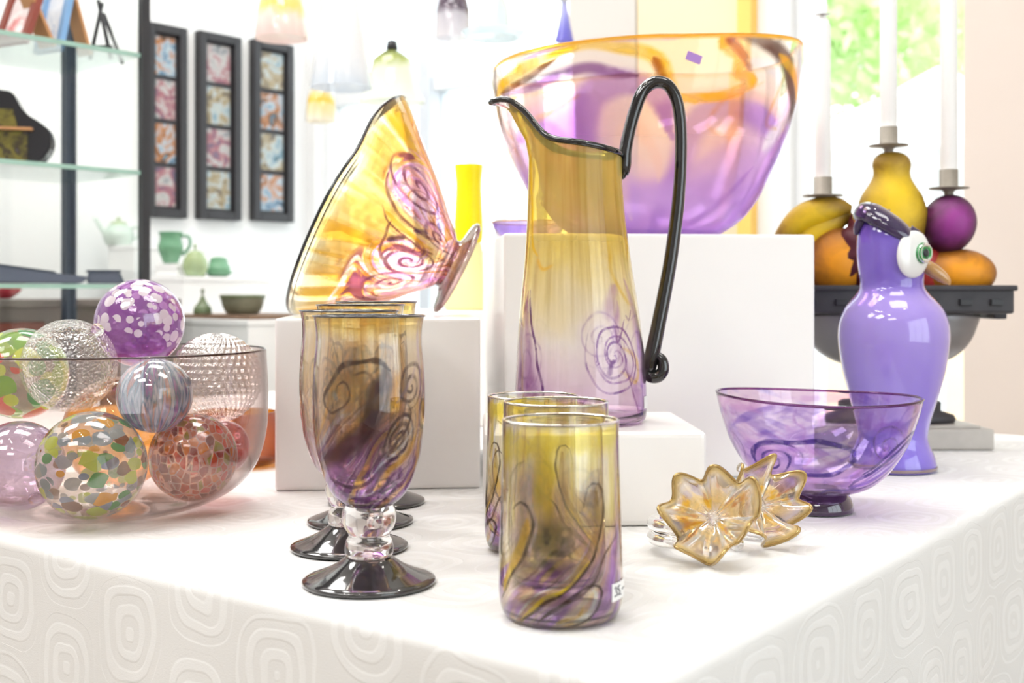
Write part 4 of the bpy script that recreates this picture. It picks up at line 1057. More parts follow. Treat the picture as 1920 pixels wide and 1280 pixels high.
vessel('body', P_prof, 3.5, M_art_amber, pit, 400, 320, paint_pitcher, ps, floor_t=14, deform=pitcher_deform(ps), opac=lambda TH, z, c: .05+.42*sstep(250, 420, z)*np.clip(np.cos(TH)*.5+.7, .35, 1))
# black rim thread follows the deformed lip
rimp = []
for a in np.linspace(0, 2*PI, 140, endpoint=False):
    r0 = np.array([[85.5*ps]]); X_, Y_, Z_ = pitcher_deform(ps)(r0*math.sin(a), -r0*math.cos(a), np.array([[491*ps]]), r0, np.array([[a]]))
    rimp.append((float(X_[0,0]), float(Y_[0,0]), float(Z_[0,0])+1.5*ps))
tube('rim', rimp, 6.0*ps, M_blackglass, pit, 12, closed=True)
hp = lambda x, y, yy=0: ((x-1087)*ps, yy*ps, (788-y)*ps)
tube('handle', [hp(1166,332),hp(1168,312),hp(1170,288),hp(1177,252),hp(1188,212),hp(1203,176),hp(1224,160),hp(1247,164),hp(1264,190),hp(1272,236),hp(1273,300),hp(1269,370),hp(1262,432),hp(1253,495),hp(1241,560),hp(1229,620),hp(1219,668),hp(1214,694)],
     [q*ps for q in (11, 14, 13, 12.5, 12.5, 12.5, 12.5, 12, 12, 12, 12, 12.5, 13, 13.5, 14, 14.5, 15, 13)], M_blackglass, pit, 20, 110, flat=(1.25, .95))
tube('handle_curl', [hp(1209,690,-2),hp(1216,704,-4),hp(1230,704,-8),hp(1239,692,-10),hp(1237,674,-8),hp(1228,664,-6)], [q*ps for q in (9,12,12,11,10,7)], M_blackglass, pit, 16, 40)
ellipsoid('handle_joint', hp(1166,318), (9*ps, 12*ps, 22*ps), M_blackglass, pit, 20, 12)
def Rp(z): return np.interp(z/ps, [q[1] for q in P_prof], [q[0] for q in P_prof])*ps
curved_tag('price_tag', pit, Rp, math.radians(66), math.radians(82), 28*ps, 50*ps, M_tagw, off=.0004)

# ---- purple footed bowl
us = 1.0515/F
U_out = [(35,30),(46,34),(62,37),(82,43),(100,52),(122,70),(143,97),(161,128),(174,162),(182,188),(188,214)]
def paint_ubowl(TH, z, r):
    per = 2*PI*165; s = ((TH+PI) % (2*PI)-PI)*165.0
    s2, z2 = swirl(s, z, [(-125, 112, 60, 3.6, .7, .15), (95, 100, 70, 2.6, .6, .4), (250, 120, 70, 3, .7, .2), (-330, 110, 70, 3, .7, .2), (420, 110, 60, 3, .7, .2)], per)
    nz = pfbm(s2, z2, per, 90, 55, 61); nf = pfbm(s2, z2, per, 40, 22, 64); ns = pfbm(s+z*1.6, z-.45*s, per, 120, 20, 66)
    c = cramp(z2+(nz-.5)*90, [(30, (.66,.48,.78)), (70, (.84,.68,.90)), (110, (.90,.80,.94)), (150, (.88,.80,.94)), (190, (.92,.82,.93)), (214, (.88,.70,.86))])
    c = cmix(c, (.42,.28,.74), sstep(.50, .78, ns)*.75)
    c = cmix(c, (.70,.40,.74), sstep(.52, .75, nf)*.55)
    s, z = warp(s, z, per, 12, 80, 131)
    # smoky band on the right
    c = stroke(c, s, z, per, [(60,70),(120,100),(190,140),(220,175)], (.40,.24,.72), 22, 26, .75, .95)
    c = stroke(c, s, z, per, [(20,150),(90,165),(150,170)], (.42,.28,.74), 16, 22, .6, .95)
    L = (.10,.04,.34)
    c = curl_line(c, s, z, per, -128, 110, 62, 2.3, L, 5.0, .55, .12, -1, 2.6, .95, (.76,.52,.84), .45)
    c = stroke(c, s, z, per, [(-178,110),(-150,136),(-90,146),(-20,148),(25,138),(30,122),(5,104),(-50,84),(-120,58)], L, 6.5, 5, .95)
    c = stroke(c, s, z, per, [(-130,62),(-70,84),(-10,112),(20,128)], (.42,.26,.72), 14, 7, .8, .95)
    c = stroke(c, s, z, per, [(215,150),(140,128),(70,96),(36,70),(60,58),(120,72),(190,105)], L, 5.5, 4.5, .95)
    c = stroke(c, s, z, per, [(230,160),(150,146),(95,122),(50,92)], L, 5, 4, .9)
    c = stroke(c, s, z, per, [(-40,46),(-10,62),(40,58),(60,70)], L, 4, 4, .8)
    c = stroke(c, s, z, per, [(-70,210),(-78,186),(-66,170),(-72,150)], (.60,.40,.74), 3, 3, .6)
    c = stroke(c, s, z, per, [(40,66),(100,82),(170,112),(215,140)], (.30,.16,.66), 10, 7, .85, .8)
    c = stroke(c, s, z, per, [(76,84),(130,104),(190,130)], (.88,.84,.97), 6, 4, .7, .7)
    c = stroke(c, s, z, per, [(-20,130),(-90,132),(-150,118)], (.66,.40,.80), 10, 6, .7, .8)
    for cs in (300, -300): c = curl_line(c, s, z, per, cs, 120, 62, 2.3, L, 4, .6, .1, 1, cs, .6, (.6,.4,.78), .4)
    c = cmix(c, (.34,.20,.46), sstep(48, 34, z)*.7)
    return np.clip(c, .01, 1)
ux, ud = table_xy(1533, 958)
ub = thing('purple_footed_bowl', 'purple swirled glass bowl on a dark purple foot in front of the bird', 'bowl', (ux, ud, TZ))
def wavy(x, y, z, r, TH):
    w = np.clip(z/(214*us), 0, 1)**3
    return x, y, z+w*us*(5*np.cos(2*TH+.4)*-.6+4*np.sin(TH+PI))
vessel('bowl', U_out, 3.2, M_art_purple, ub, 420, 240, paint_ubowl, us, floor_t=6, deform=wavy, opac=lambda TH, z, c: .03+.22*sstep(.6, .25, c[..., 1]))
rp = []
for a in np.linspace(0, 2*PI, 120, endpoint=False):
    q = 186.6; zz = 214+(5*math.cos(2*a+.4)*-.6+4*math.sin(a+PI)); rp.append((q*us*math.sin(a), -q*us*math.cos(a), (zz+.5)*us))
M_prim = thin_glass('purple_rim_glass', (.60, .34, .58), thick=1.0, edge=.5)
tube('rim', rp, 2.6*us, M_prim, ub, 8, closed=True)
M_ufoot = plain('dark_purple_glass_foot', srgb(52, 22, 62), .06, noise_scale=30, noise_amt=.2, coat=1.0, spec=.7)
lathe('foot', [(.01,0),(62,0),(66,2),(67,6),(65,16),(60,27),(54,35),(50,40),(.01,38)], M_ufoot, ub, 64, scale=us)

# ---- big purple / orange bowl on the tall block
bs = 1.40/F
B_out = [(90,0),(128,5),(155,19),(178,36),(195,56),(212,82),(225,111),(243,150),(255,181),(267,216),(275,251),(280,290),(283,321),(282,345)]
def paint_big(TH, z, r):
    per = 2*PI*260; R = 280.0; s = ((TH+PI) % (2*PI)-PI)*260.0
    s2, z2 = swirl(s, z, [(-60, 190, 110, 2.0, 1.0, .3), (420, 200, 110, 2.4, 1, .2), (-560, 220, 100, 2.4, 1, 0)], per)
    nz = pfbm(s2, z2, per, 150, 110, 71); nf = pfbm(s2, z2, per, 70, 90, 74)
    c = cramp(z2+(nz-.5)*90, [(0, (.62,.38,.80)), (60, (.70,.46,.86)), (120, (.78,.56,.88)), (165, (.93,.74,.80)), (220, (.98,.84,.80)), (290, (.99,.92,.88)), (345, (.99,.93,.84))])
    def X(pts): return [(XS(x, R)*260/R, zz) for x, zz in pts]
    z0_ = z; s, z = warp(s, z, per, 20, 110, 141)
    # veils: lilac tongues rising through the peach
    c = stroke(c, s, z, per, X([(-120,30),(-135,140),(-120,230),(-60,262),(0,232),(30,160)]), (.58,.34,.74), 40, 26, .92, .6)
    c = stroke(c, s, z, per, X([(-70,40),(-80,120),(-50,190),(-20,150),(-10,90)]), (.98,.78,.70), 24, 16, .8, .8)
    c = stroke(c, s, z, per, X([(-10,10),(60,150),(110,210),(190,196),(270,120)]), (.60,.38,.80), 36, 40, .88, .7)
    c = stroke(c, s, z, per, X([(40,214),(110,232),(190,224),(240,190)]), (.97,.74,.62), 22, 14, .8, .8)
    c = stroke(c, s, z, per, X([(210,150),(240,210),(262,260)]), (.96,.94,.99), 34, 20, .8, .8)
    c = stroke(c, s, z, per, X([(-262,250),(-235,190),(-190,140)]), (.96,.94,.98), 26, 18, .75, .8)
    c = stroke(c, s, z, per, X([(-250,180),(-200,200),(-160,150),(-150,90)]), (.62,.38,.76), 26, 20, .7, .8)
    c = stroke(c, s, z, per, X([(-160,30),(0,70),(120,56),(210,20)]), (.74,.54,.90), 34, 30, .7, .8)
    c = stroke(c, s, z, per, X([(90,20),(150,60),(200,120)]), (.56,.32,.76), 14, 10, .6, .9)
    # shoulder: smoky purple arc and brown streak on the left
    c = stroke(c, s, z, per, X([(-268,250),(-230,276),(-160,282),(-90,280),(-30,270)]), (.40,.18,.44), 14, 16, .8, .8)
    c = stroke(c, s, z, per, X([(-256,276),(-210,298),(-150,312)]), (.36,.14,.04), 10, 7, .9, .7)
    c = stroke(c, s, z, per, X([(-262,262),(-220,268),(-150,262)]), (.96,.84,.66), 8, 6, .7, .7)
    # amber ribbons, dark streaks, and white glare painted in as pale strokes
    c = stroke(c, s, z, per, X([(-274,230),(-262,282),(-215,314),(-140,326),(-60,322),(0,300),(24,262),(40,226),(70,214)]), (.99,.66,.03), 18.8, 17.4, .93, .7)
    c = stroke(c, s, z, per, X([(-4,300),(14,268),(30,238)]), (.50,.16,.03), 11.6, 10.2, .85, .8)
    c = stroke(c, s, z, per, X([(112,340),(118,312),(140,296),(132,272),(160,258),(130,236),(80,222),(44,228)]), (.99,.60,.02), 18.8, 11.6, .95, .6)
    c = stroke(c, s, z, per, X([(120,330),(146,292),(156,274)]), (.50,.10,.04), 14.5, 8.7, .85, .7)
    c = stroke(c, s, z, per, X([(100,344),(170,334),(215,306),(232,262),(252,232),(270,220)]), (.20,.08,.05), 21.8, 26.1, .92, .7)
    c = stroke(c, s, z, per, X([(196,318),(236,286),(256,250)]), (.97,.56,.06), 13.0, 14.5, .85, .7)
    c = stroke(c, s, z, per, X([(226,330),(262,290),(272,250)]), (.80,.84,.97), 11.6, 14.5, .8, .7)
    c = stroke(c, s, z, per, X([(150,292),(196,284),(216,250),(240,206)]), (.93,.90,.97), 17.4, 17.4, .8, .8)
    c = stroke(c, s, z, per, X([(-200,334),(-60,336),(60,338)]), (.78,.56,.84), 10.2, 8.7, .7, .8)
    for cs in (480, 640, -640, -480):
        c = stroke(c, s, z, per, [(cs-80,320),(cs,290),(cs+40,230),(cs-30,200)], (.96,.60,.08), 11, 8, .8, .9)
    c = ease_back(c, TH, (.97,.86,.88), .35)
    c = cmix(c, (.98,.60,.10), sstep(336, 344, z0_)*(.25+.75*sstep(-.5, .2, np.cos(TH))))
    return np.clip(c, .02, 1)
def big_deform(x, y, z, r, TH):
    p = 2.5; e = (np.abs(np.sin(TH))**p+np.abs(np.cos(TH))**p)**(-1/p)
    w = np.clip(z/(345*bs), 0, 1)
    e = 1+(e-1)*w
    left = np.clip(-np.sin(TH), 0, 1)**1.5
    near = np.clip(np.cos(TH), 0, 1)
    zz = z-w**2*bs*(40*left+14*near+4*np.cos(3*TH))
    return x*e/1.0, y*e*.84, zz
bb = thing('big_art_bowl', 'big thick purple, peach and orange glass bowl on the tall white block', 'bowl', (.1565, 1.385, T+ZB+.0006))
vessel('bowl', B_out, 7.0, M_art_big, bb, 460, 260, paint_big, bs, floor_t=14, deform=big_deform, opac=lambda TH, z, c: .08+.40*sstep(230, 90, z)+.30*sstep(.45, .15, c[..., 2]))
M_sticker = plain('purple_sticker', srgb(170, 126, 200), .5, noise_scale=40, noise_amt=.05)
def Rb(z): return float(np.interp(z/bs, [q[1] for q in B_out], [q[0] for q in B_out])*bs)
st = box('sticker', (0,0,0), (.0165, .0006, .0095), M_sticker); st.parent = bb
a = .19; st.location = (Rb(300*bs)*math.sin(a)*1.03, -Rb(300*bs)*math.cos(a)*.84-.0035, 290*bs); st.rotation_euler = (-.10, .35, .12)
sm = thing('purple_rim_dish', 'small purple dish with amber rim behind the left corner of the tall block', 'dish', (.019, 1.478, T+ZB+.0006))
lathe('rim', [(.0445,.0250),(.0455,.0258),(.0450,.0268),(.0435,.0262)], thin_glass('amber_rim_glass', (.9,.62,.2)), sm, 48)
vessel('body', [(16,0),(24,1.2),(36,9),(42,18),(44.5,25.5)], 1.6, thin_glass('violet_dish_glass', (.80,.70,.93)), sm, 48, 30, scale=.001, inner_rows=16)

# ---- tipped amber vase with black rim
vs_ = 1.30/F
V_out = [(46,14),(46,20),(60,32),(83,57),(104,77),(130,105),(156,137),(182,172),(202,200),(212,216),(217,226)]
def vase_deform(sc_):
    def f(x, y, z, r, TH):
        # local axis = z (towards the opening); theta 0 = near side, pi/2 = 'up' side of the rim
        zz = z/sc_; w = np.clip((zz-60)/166, 0, 1)**2
        up = np.clip(np.cos(TH-PI/2), 0, 1)
        tip = np.exp(-((TH-PI/2)/.55)**2)
        rr = r/sc_+w*(22*tip-10*np.exp(-((TH-PI*.5)/1.0)**2)*0-8*np.exp(-((TH-3*PI/2)/.5)**2))
        rr = rr-w*16*(np.exp(-((TH-PI*.2)/.3)**2)+np.exp(-((TH-PI*.8)/.3)**2))
        z2 = zz+w*(np.where(np.cos(TH) > 0, 44, 30)*np.abs(np.cos(TH))**.8-4*tip+6*np.exp(-((np.abs(TH-PI/2)-.60)/.26)**2)-5*np.exp(-((np.abs(TH-PI/2)-1.05)/.28)**2))
        return rr*np.sin(TH)*sc_, -rr*np.cos(TH)*sc_, z2*sc_
    return f
def paint_vase(TH, z, r):
    per = 2*PI*150; s = ((TH+PI) % (2*PI)-PI)*150.0
    s2, z2 = swirl(s, z, [(-20, 100, 46, 3.4, 1.3, .2), (70, 110, 44, -3.0, 1.3, .2), (150, 95, 44, 3.4, 1.2, .4), (-110, 100, 44, 3.4, 1.2, 0), (230, 120, 50, 4, 1.3, 0), (-230, 110, 50, -4, 1.3, 0), (380, 110, 50, 4, 1.3, 0), (-360, 120, 50, 3, 1.3, 0)], per)
    nz = pfbm(s2, z2, per, 60, 50, 81); nv = pfbm(s, z, per, 26, 300, 83); nq = pfbm(s2, z2, per, 13, 60, 85); nb = pfbm(s2, z2, per, 20, 22, 87)
    c = cramp(z2+(nz-.5)*60, [(15, (.93,.64,.74)), (60, (.95,.74,.84)), (105, (.95,.76,.82)), (130, (.95,.74,.54)), (160, (.90,.68,.34)), (196, (.88,.70,.38)), (216, (.94,.86,.66)), (230, (.98,.96,.90))])
    c = cmix(c, (.88,.56,.06), sstep(.48, .62, nv)*sstep(95, 140, z)*sstep(232, 205, z)*.9)
    c = cmix(c, (.97,.93,.84), sstep(.44, .36, nv)*sstep(130, 170, z)*.8)
    lo = sstep(170, 135, z2)
    c = cmix(c, (.92,.44,.03), sstep(.54, .64, nq)*lo*.85)
    c = cmix(c, (.30,.07,.20), sstep(.62, .70, nq)*lo*.85)
    c = cmix(c, (.76,.40,.80), sstep(.42, .34, nq)*lo*.75)
    c = cmix(c, (.99,.93,.95), sstep(.60, .70, nb)*lo*.8)
    for cs, cz, Q, h in ((-35, 92, 34, 1), (110, 128, 40, -1), (60, 60, 30, 1), (-95, 100, 32, 1), (240, 110, 44, 1), (-240, 110, 44, -1), (400, 110, 44, 1)):
        c = blob(c, s, z, per, cs, cz, 40, 44, (.92,.58,.70), .5, .8)
        c = curl_line(c, s, z, per, cs, cz, Q, 2.2, (.26,.06,.12), 3.6, 1.35, .2, h, cs, .9)
    s, z = warp(s, z, per, 10, 55, 151)
    D = (.24,.07,.08)
    c = stroke(c, s, z, per, [(48,52),(36,90),(40,140),(62,172),(84,176)], D, 4, 4, .88, .6)
    c = stroke(c, s, z, per, [(10,58),(2,100),(14,150),(34,168)], D, 4, 3.5, .85, .6)
    c = stroke(c, s, z, per, [(-60,120),(-30,142),(0,150),(20,146)], D, 4, 3, .8, .6)
    c = stroke(c, s, z, per, [(20,60),(16,110),(30,160)], (.94,.50,.03), 9, 8, .85, .8)
    c = stroke(c, s, z, per, [(70,60),(64,110),(80,160)], (.86,.46,.84), 10, 7, .75, .8)
    c = stroke(c, s, z, per, [(-14,142),(-6,126),(2,116)], (.10,.03,.08), 9, 6, .92, .7)
    c = stroke(c, s, z, per, [(28,106),(40,92),(46,80)], (.16,.04,.16), 7, 5, .88, .7)
    c = stroke(c, s, z, per, [(84,60),(104,84),(130,84)], (.46,.50,.86), 7, 5, .8, .8)
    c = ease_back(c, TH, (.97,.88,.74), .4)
    return np.clip(c, .02, 1)
va = thing('tipped_art_vase', 'amber and pink glass vase with black wavy rim lying tipped on the low block', 'vase', (0, 0, 0))
Ax = Vector((-.9*math.cos(.19), -.9*math.sin(.19), .438)).normalized()
Up = Vector((.438, 0, .9)); Up = (Up-Ax*Up.dot(Ax)).normalized(); Nr = Up.cross(Ax)   # near direction
if Nr.y > 0: Nr = -Nr
# local basis: x(sin) -> Up, -y(cos) -> Nr, z -> Ax
Mv = Matrix((( Up.x, -Nr.x, Ax.x), (Up.y, -Nr.y, Ax.y), (Up.z, -Nr.z, Ax.z))).to_4x4()
if Mv.to_3x3().determinant() < 0: Mv = Mv @ Matrix.Diagonal((1, -1, 1, 1))
body = vessel('body', V_out, 3.0, M_art_vase, va, 420, 240, paint_vase, vs_, floor_t=6, deform=vase_deform(vs_), opac=lambda TH, z, c: .04+.25*sstep(.5, .15, c[..., 2]))
M_vfoot = thin_glass('smoky_pink_foot_glass', (.66, .52, .50), thick=1.4, edge=.7, base_refl=.10)
foot = lathe('foot', [(.01,-6),(88,-6),(92,-3),(92,2),(86,5),(60,9),(47,14),(46,20),(.01,20)], M_vfoot, va, 72, scale=vs_)
rp = []
for a in np.linspace(0, 2*PI, 140, endpoint=False):
    r0 = np.array([[215.5*vs_]]); X_, Y_, Z_ = vase_deform(vs_)(r0*math.sin(a), -r0*math.cos(a), np.array([[226*vs_]]), r0, np.array([[a]]))
    rp.append((float(X_[0,0]), float(Y_[0,0]), float(Z_[0,0])+1*vs_))
rim = tube('rim', rp, 2.8*vs_, M_blackglass, va, 8, closed=True)
fc = P(855, 500, 1.30)
bpy.context.view_layer.update()
zmin = 9
for o in (body, foot, rim):
    o.data.transform(Mv); zmin = min(zmin, min(v.co.z for v in o.data.vertices))
va.location = (fc.x, fc.y, T+ZA+.0008-zmin)

# ---- glass bird
ks = 1.296/F
bx0, bd0 = table_xy(1675, 881)
M_bird = plain('lavender_opal_glass', srgb(148, 124, 214), .08, noise_scale=16, noise_amt=.05, coat=.8, spec=.6)
def bird_mat():
    m, nt, out = new_mat('lavender_opal_glass_graded'); n = N(nt)
    sx = n.node('ShaderNodeSeparateXYZ'); n.put(sx.inputs[0], n.coord())
    nz = n.noise(n.coord(), 22, 3)
    t = n.math('ADD', n.math('DIVIDE', sx.outputs[2], 470*ks), n.math('MULTIPLY', n.math('SUBTRACT', nz.outputs[0], .5), .06))
    col = n.ramp(t, [(0, srgb(128,108,206)), (.12, srgb(142,122,218)), (.45, srgb(162,140,224)), (.68, srgb(172,150,226)), (.74, srgb(134,110,206)), (.92, srgb(126,100,202)), (1.0, srgb(84,52,156))])
    b = n.node('ShaderNodeBsdfPrincipled'); n.put(b.inputs['Base Color'], col); b.inputs['Roughness'].default_value = .07
    b.inputs['Coat Weight'].default_value = .8; b.inputs['Coat Roughness'].default_value = .02
    b.inputs['Subsurface Weight'].default_value = .15; b.inputs['Subsurface Radius'].default_value = (.01,.008,.015)
    nt.links.new(b.outputs[0], out.inputs[0]); return m
bird = thing('glass_bird', 'lavender glass bird figure with big white eye and dark crest', 'bird figure', (bx0, bd0, TZ))
def bird_def(x, y, z, r, TH):
    zz = z/ks; w = np.clip((zz-330)/130, 0, 1)
    z2 = zz-w*w*26*np.sin(TH)      # top slants down to the right
    return x-6*ks*np.clip((zz-300)/100, 0, 1), y*.95, z2*ks
lathe('body', [(.01,0),(70,0),(76,2),(78,9),(76,20),(72,32),(65,48),(62,62),(65,85),(70,104),(77,127),(84,151),(92,182),(97,210),(100.5,238),(101,257),(98,280),(90,300),(78,316),(66,329),(59,340),(57.5,350),(59,366),(61,392),(61,415),(58,434),(50,448),(34,458),(.01,462)], bird_mat(), bird, 80, 150, deform=bird_def, scale=ks)
M_crest = plain('dark_purple_crest_glass', srgb(52, 34, 74), .06, noise_scale=20, noise_amt=.2, coat=1.0)
# crest: a shell over the head top, pulled up at the back (left) and curling down to the beak (right)
def crest_def(x, y, z, r, TH):
    sx = np.sin(TH); zz = z/ks; q = np.clip(r/ks/62, 0, 1)
    z2 = zz-30*sx*q**.6-24*np.clip(sx, 0, 1)**2*q**2+10*np.clip(-sx, 0, 1)**2*q
    return x*(1.0+.05*np.clip(-sx, 0, 1))-6*ks, y*.97, z2*ks
lathe('crest', [(59,428),(64,432),(65,440),(61,452),(52,464),(36,474),(16,479),(.01,480)], M_crest, bird, 64, 30, deform=crest_def, scale=ks)
tube('crest_tail', [(-36*ks,-4*ks,472*ks), (-54*ks,-6*ks,473*ks), (-66*ks,-5*ks,458*ks), (-71*ks,-2*ks,440*ks)], [8*ks,10*ks,9*ks,4*ks], M_crest, bird, 12, 20)
tube('crest_curl', [(20*ks,-30*ks,450*ks),(38*ks,-32*ks,436*ks),(50*ks,-26*ks,418*ks),(52*ks,-22*ks,402*ks)], [8*ks,8*ks,7*ks,4*ks], M_crest, bird, 12, 24)
M_white = plain('white_opal_glass', (.88,.87,.85), .08, noise_scale=20, noise_amt=.02, coat=.8)
M_green = solid_glass('green_bead_glass', (.25,.80,.35))
M_green2 = plain('green_eye_glass', srgb(20, 150, 70), .06, noise_scale=60, noise_amt=.35, coat=1.0)
def eye(phi, lab=None):
    nrm = Vector((math.sin(phi), -math.cos(phi), .02)).normalized()
    rot = Vector((0,0,1)).rotation_difference(nrm).to_matrix()
    c = Vector((-6*ks, 0, 401*ks))+nrm*57*ks*.98
    e = ellipsoid('eye', c, (40*ks, 45*ks, 11*ks), M_white, bird, 36, 14, rot=rot @ Matrix.Rotation(0, 3, 'Z'))
    c2 = c+nrm*11*ks+Vector((math.cos(phi), math.sin(phi), 0))*13*ks+Vector((0,0,2*ks))
    i = ellipsoid('iris', c2, (18*ks, 20*ks, 7*ks), M_green2, e, 28, 12, rot=rot)
    ellipsoid('pupil', c2+nrm*6*ks, (8*ks, 8*ks, 4*ks), M_black, e, 18, 8, rot=rot)
    ring = [c2+nrm*5*ks+rot @ Vector((14*ks*math.cos(a), 15*ks*math.sin(a), 0)) for a in np.linspace(0, 2*PI, 30, endpoint=False)]
    tube('iris_ring', ring, 3.5*ks, M_green, e, 8, closed=True)
eye(.50); eye(2.45)
tube('beak', [(46*ks,-12*ks,388*ks),(62*ks,-16*ks,378*ks),(78*ks,-19*ks,366*ks),(92*ks,-21*ks,354*ks),(97*ks,-22*ks,346*ks)], [9*ks,13*ks,12*ks,8*ks,2*ks], plain('amber_beak_glass', srgb(206,156,96), .08, noise_scale=50, noise_amt=.25, coat=.8), bird, 14, 30)
lathe('base_band', [(77.2,4),(78.6,5),(78.9,9),(78.2,10)], plain('amber_base_line', srgb(150,130,130), .1, noise_scale=40, noise_amt=.1), bird, 72, scale=ks)

# ---- fruit candelabrum
cd = 1.50; cs_ = cd/F; cz0 = T
cx = (1668-960)/F*cd
def CP(x, y, yy=0): return ((x-1668)*cs_, yy, CAMZ+(HZ-y)*cs_-cz0-.0006)
can = thing('fruit_candelabrum', 'iron fruit-bowl candelabrum with painted yellow, orange and purple fruit behind the bird', 'candelabrum', (cx, cd, T+.0006))
M_iron = plain('dark_iron', srgb(66, 64, 68), .5, metal=.3, noise_scale=30, noise_amt=.2, bump=.3)
M_pewter = plain('brushed_pewter', srgb(158, 150, 138), .45, metal=.3, noise_scale=60, noise_amt=.15, bump=.3, bump_scale=150)
M_steel = plain('grey_steel_bowl', srgb(150, 148, 150), .35, metal=.7, noise_scale=8, noise_amt=.25)
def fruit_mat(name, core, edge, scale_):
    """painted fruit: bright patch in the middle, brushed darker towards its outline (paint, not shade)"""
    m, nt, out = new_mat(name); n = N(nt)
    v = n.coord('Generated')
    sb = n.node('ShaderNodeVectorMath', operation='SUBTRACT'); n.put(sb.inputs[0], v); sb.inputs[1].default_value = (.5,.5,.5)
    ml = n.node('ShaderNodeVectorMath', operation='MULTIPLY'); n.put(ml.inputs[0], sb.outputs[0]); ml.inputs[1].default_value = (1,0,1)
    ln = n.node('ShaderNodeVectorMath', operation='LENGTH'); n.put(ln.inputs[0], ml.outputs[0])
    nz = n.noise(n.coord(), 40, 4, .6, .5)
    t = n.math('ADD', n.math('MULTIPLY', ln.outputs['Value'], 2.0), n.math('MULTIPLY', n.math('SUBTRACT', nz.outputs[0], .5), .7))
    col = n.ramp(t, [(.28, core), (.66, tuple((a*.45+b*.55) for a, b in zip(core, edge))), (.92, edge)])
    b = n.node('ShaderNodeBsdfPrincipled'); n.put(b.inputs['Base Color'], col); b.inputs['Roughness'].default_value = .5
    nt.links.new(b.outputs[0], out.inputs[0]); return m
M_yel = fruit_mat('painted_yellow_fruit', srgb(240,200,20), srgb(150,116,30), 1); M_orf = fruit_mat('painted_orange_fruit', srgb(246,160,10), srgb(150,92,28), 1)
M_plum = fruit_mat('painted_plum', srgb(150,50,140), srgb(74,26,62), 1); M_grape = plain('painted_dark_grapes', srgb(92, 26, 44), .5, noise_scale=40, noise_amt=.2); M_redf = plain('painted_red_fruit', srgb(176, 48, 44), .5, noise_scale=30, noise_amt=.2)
# base, step, foot, stem, bowl, rim
cb = CP(1668, 861)[2]
M_cbase = plain('pale_stone_base', srgb(196, 190, 182), .5, noise_scale=60, noise_amt=.08)
box('base', ((0), 0, 19*cs_), (340*cs_, .09, 38*cs_), M_cbase, can, .003)
box('base_step', (0, 0, 40*cs_), (300*cs_, .075, 6*cs_), M_cbase, can, .002)
lathe('foot', [(.01,43),(120,43),(124,50),(120,58),(96,66),(96,82),(88,86),(.01,87)], M_iron, can, 40, scale=cs_, deform=lambda x,y,z,r,TH: (x, y*.32, z))
lathe('stem', [(72,86),(74,96),(66,116),(46,140),(40,156),(52,168),(.01,170)], plain('pale_stone_stem', srgb(206, 200, 194), .5, noise_scale=20, noise_amt=.06), can, 32, scale=cs_, deform=lambda x,y,z,r,TH: (x, y*.5, z))
def zc(y): return (861-y)
lathe('bowl', [(.01,zc(716)),(60,zc(714)),(100,zc(704)),(130,zc(688)),(150,zc(666)),(162,zc(640)),(166,zc(612)),(.01,zc(611))], M_steel, can, 48, 60, scale=cs_, deform=lambda x,y,z,r,TH: (x, y*.36, z))
rimb = box('bowl_rim', (0, 0, zc(588)*cs_), (404*cs_, .105, 50*cs_), M_iron, can, .004)
box('rim_lip', (0, 0, zc(566)*cs_), (412*cs_, .112, 10*cs_), M_iron, rimb, .002)
for k in range(7): box('rim_stud', ((-168+56*k)*cs_, -.0545, zc(592)*cs_), (22*cs_, .004, 12*cs_), plain('black_stud', srgb(40,40,44), .4, noise_scale=30) if k == 0 else bpy.data.materials['black_stud'], rimb, .001)
box('rim_bracket', (190*cs_, 0, zc(616)*cs_), (24*cs_, .06, 14*cs_), M_iron, rimb, .002); box('rim_bracket', (-190*cs_, 0, zc(616)*cs_), (24*cs_, .06, 14*cs_), M_iron, rimb, .002)
def cfruit(name, x, y, rx, rz_, mat, tilt=0.0, depth=.03, yy=0, fn=None):
    return ellipsoid(name, CP(x, y, yy), (rx*cs_, depth, rz_*cs_), mat, can, 36, 22, rot=Matrix.Rotation(tilt, 3, 'Y'), fn=fn)
def knobby(v, t, a): return v*(1+.05*math.cos(7*math.atan2(v.z, v.x)))
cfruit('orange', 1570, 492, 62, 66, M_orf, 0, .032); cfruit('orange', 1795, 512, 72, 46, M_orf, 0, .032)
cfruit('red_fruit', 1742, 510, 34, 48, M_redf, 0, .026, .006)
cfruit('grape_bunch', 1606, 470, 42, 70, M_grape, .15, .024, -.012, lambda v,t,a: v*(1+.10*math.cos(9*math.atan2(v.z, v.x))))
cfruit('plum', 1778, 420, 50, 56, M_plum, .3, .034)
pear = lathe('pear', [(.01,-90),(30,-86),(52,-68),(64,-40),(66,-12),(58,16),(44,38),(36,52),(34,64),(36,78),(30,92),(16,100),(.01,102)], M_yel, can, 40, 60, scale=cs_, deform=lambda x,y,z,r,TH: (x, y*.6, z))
pear.location = CP(1672, 386)
bp = [CP(1450,470,-.004), CP(1468,440,-.004), CP(1500,410,-.004), CP(1535,396,-.004), CP(1568,390,-.004), CP(1594,392,-.004)]
tube('banana', bp, [6*cs_,16*cs_,24*cs_,26*cs_,20*cs_,8*cs_], M_yel, can, 18, 40, flat=(.9, 1))
bp = [CP(1470,500,.004), CP(1496,462,.004), CP(1530,430,.004), CP(1566,412,.004), CP(1598,402,.004)]
tube('banana', bp, [8*cs_,22*cs_,28*cs_,24*cs_,9*cs_], M_yel, can, 18, 40, flat=(.9, 1))
M_wax = plain('white_wax', (.88,.86,.84), .45, noise_scale=10, noise_amt=.01)
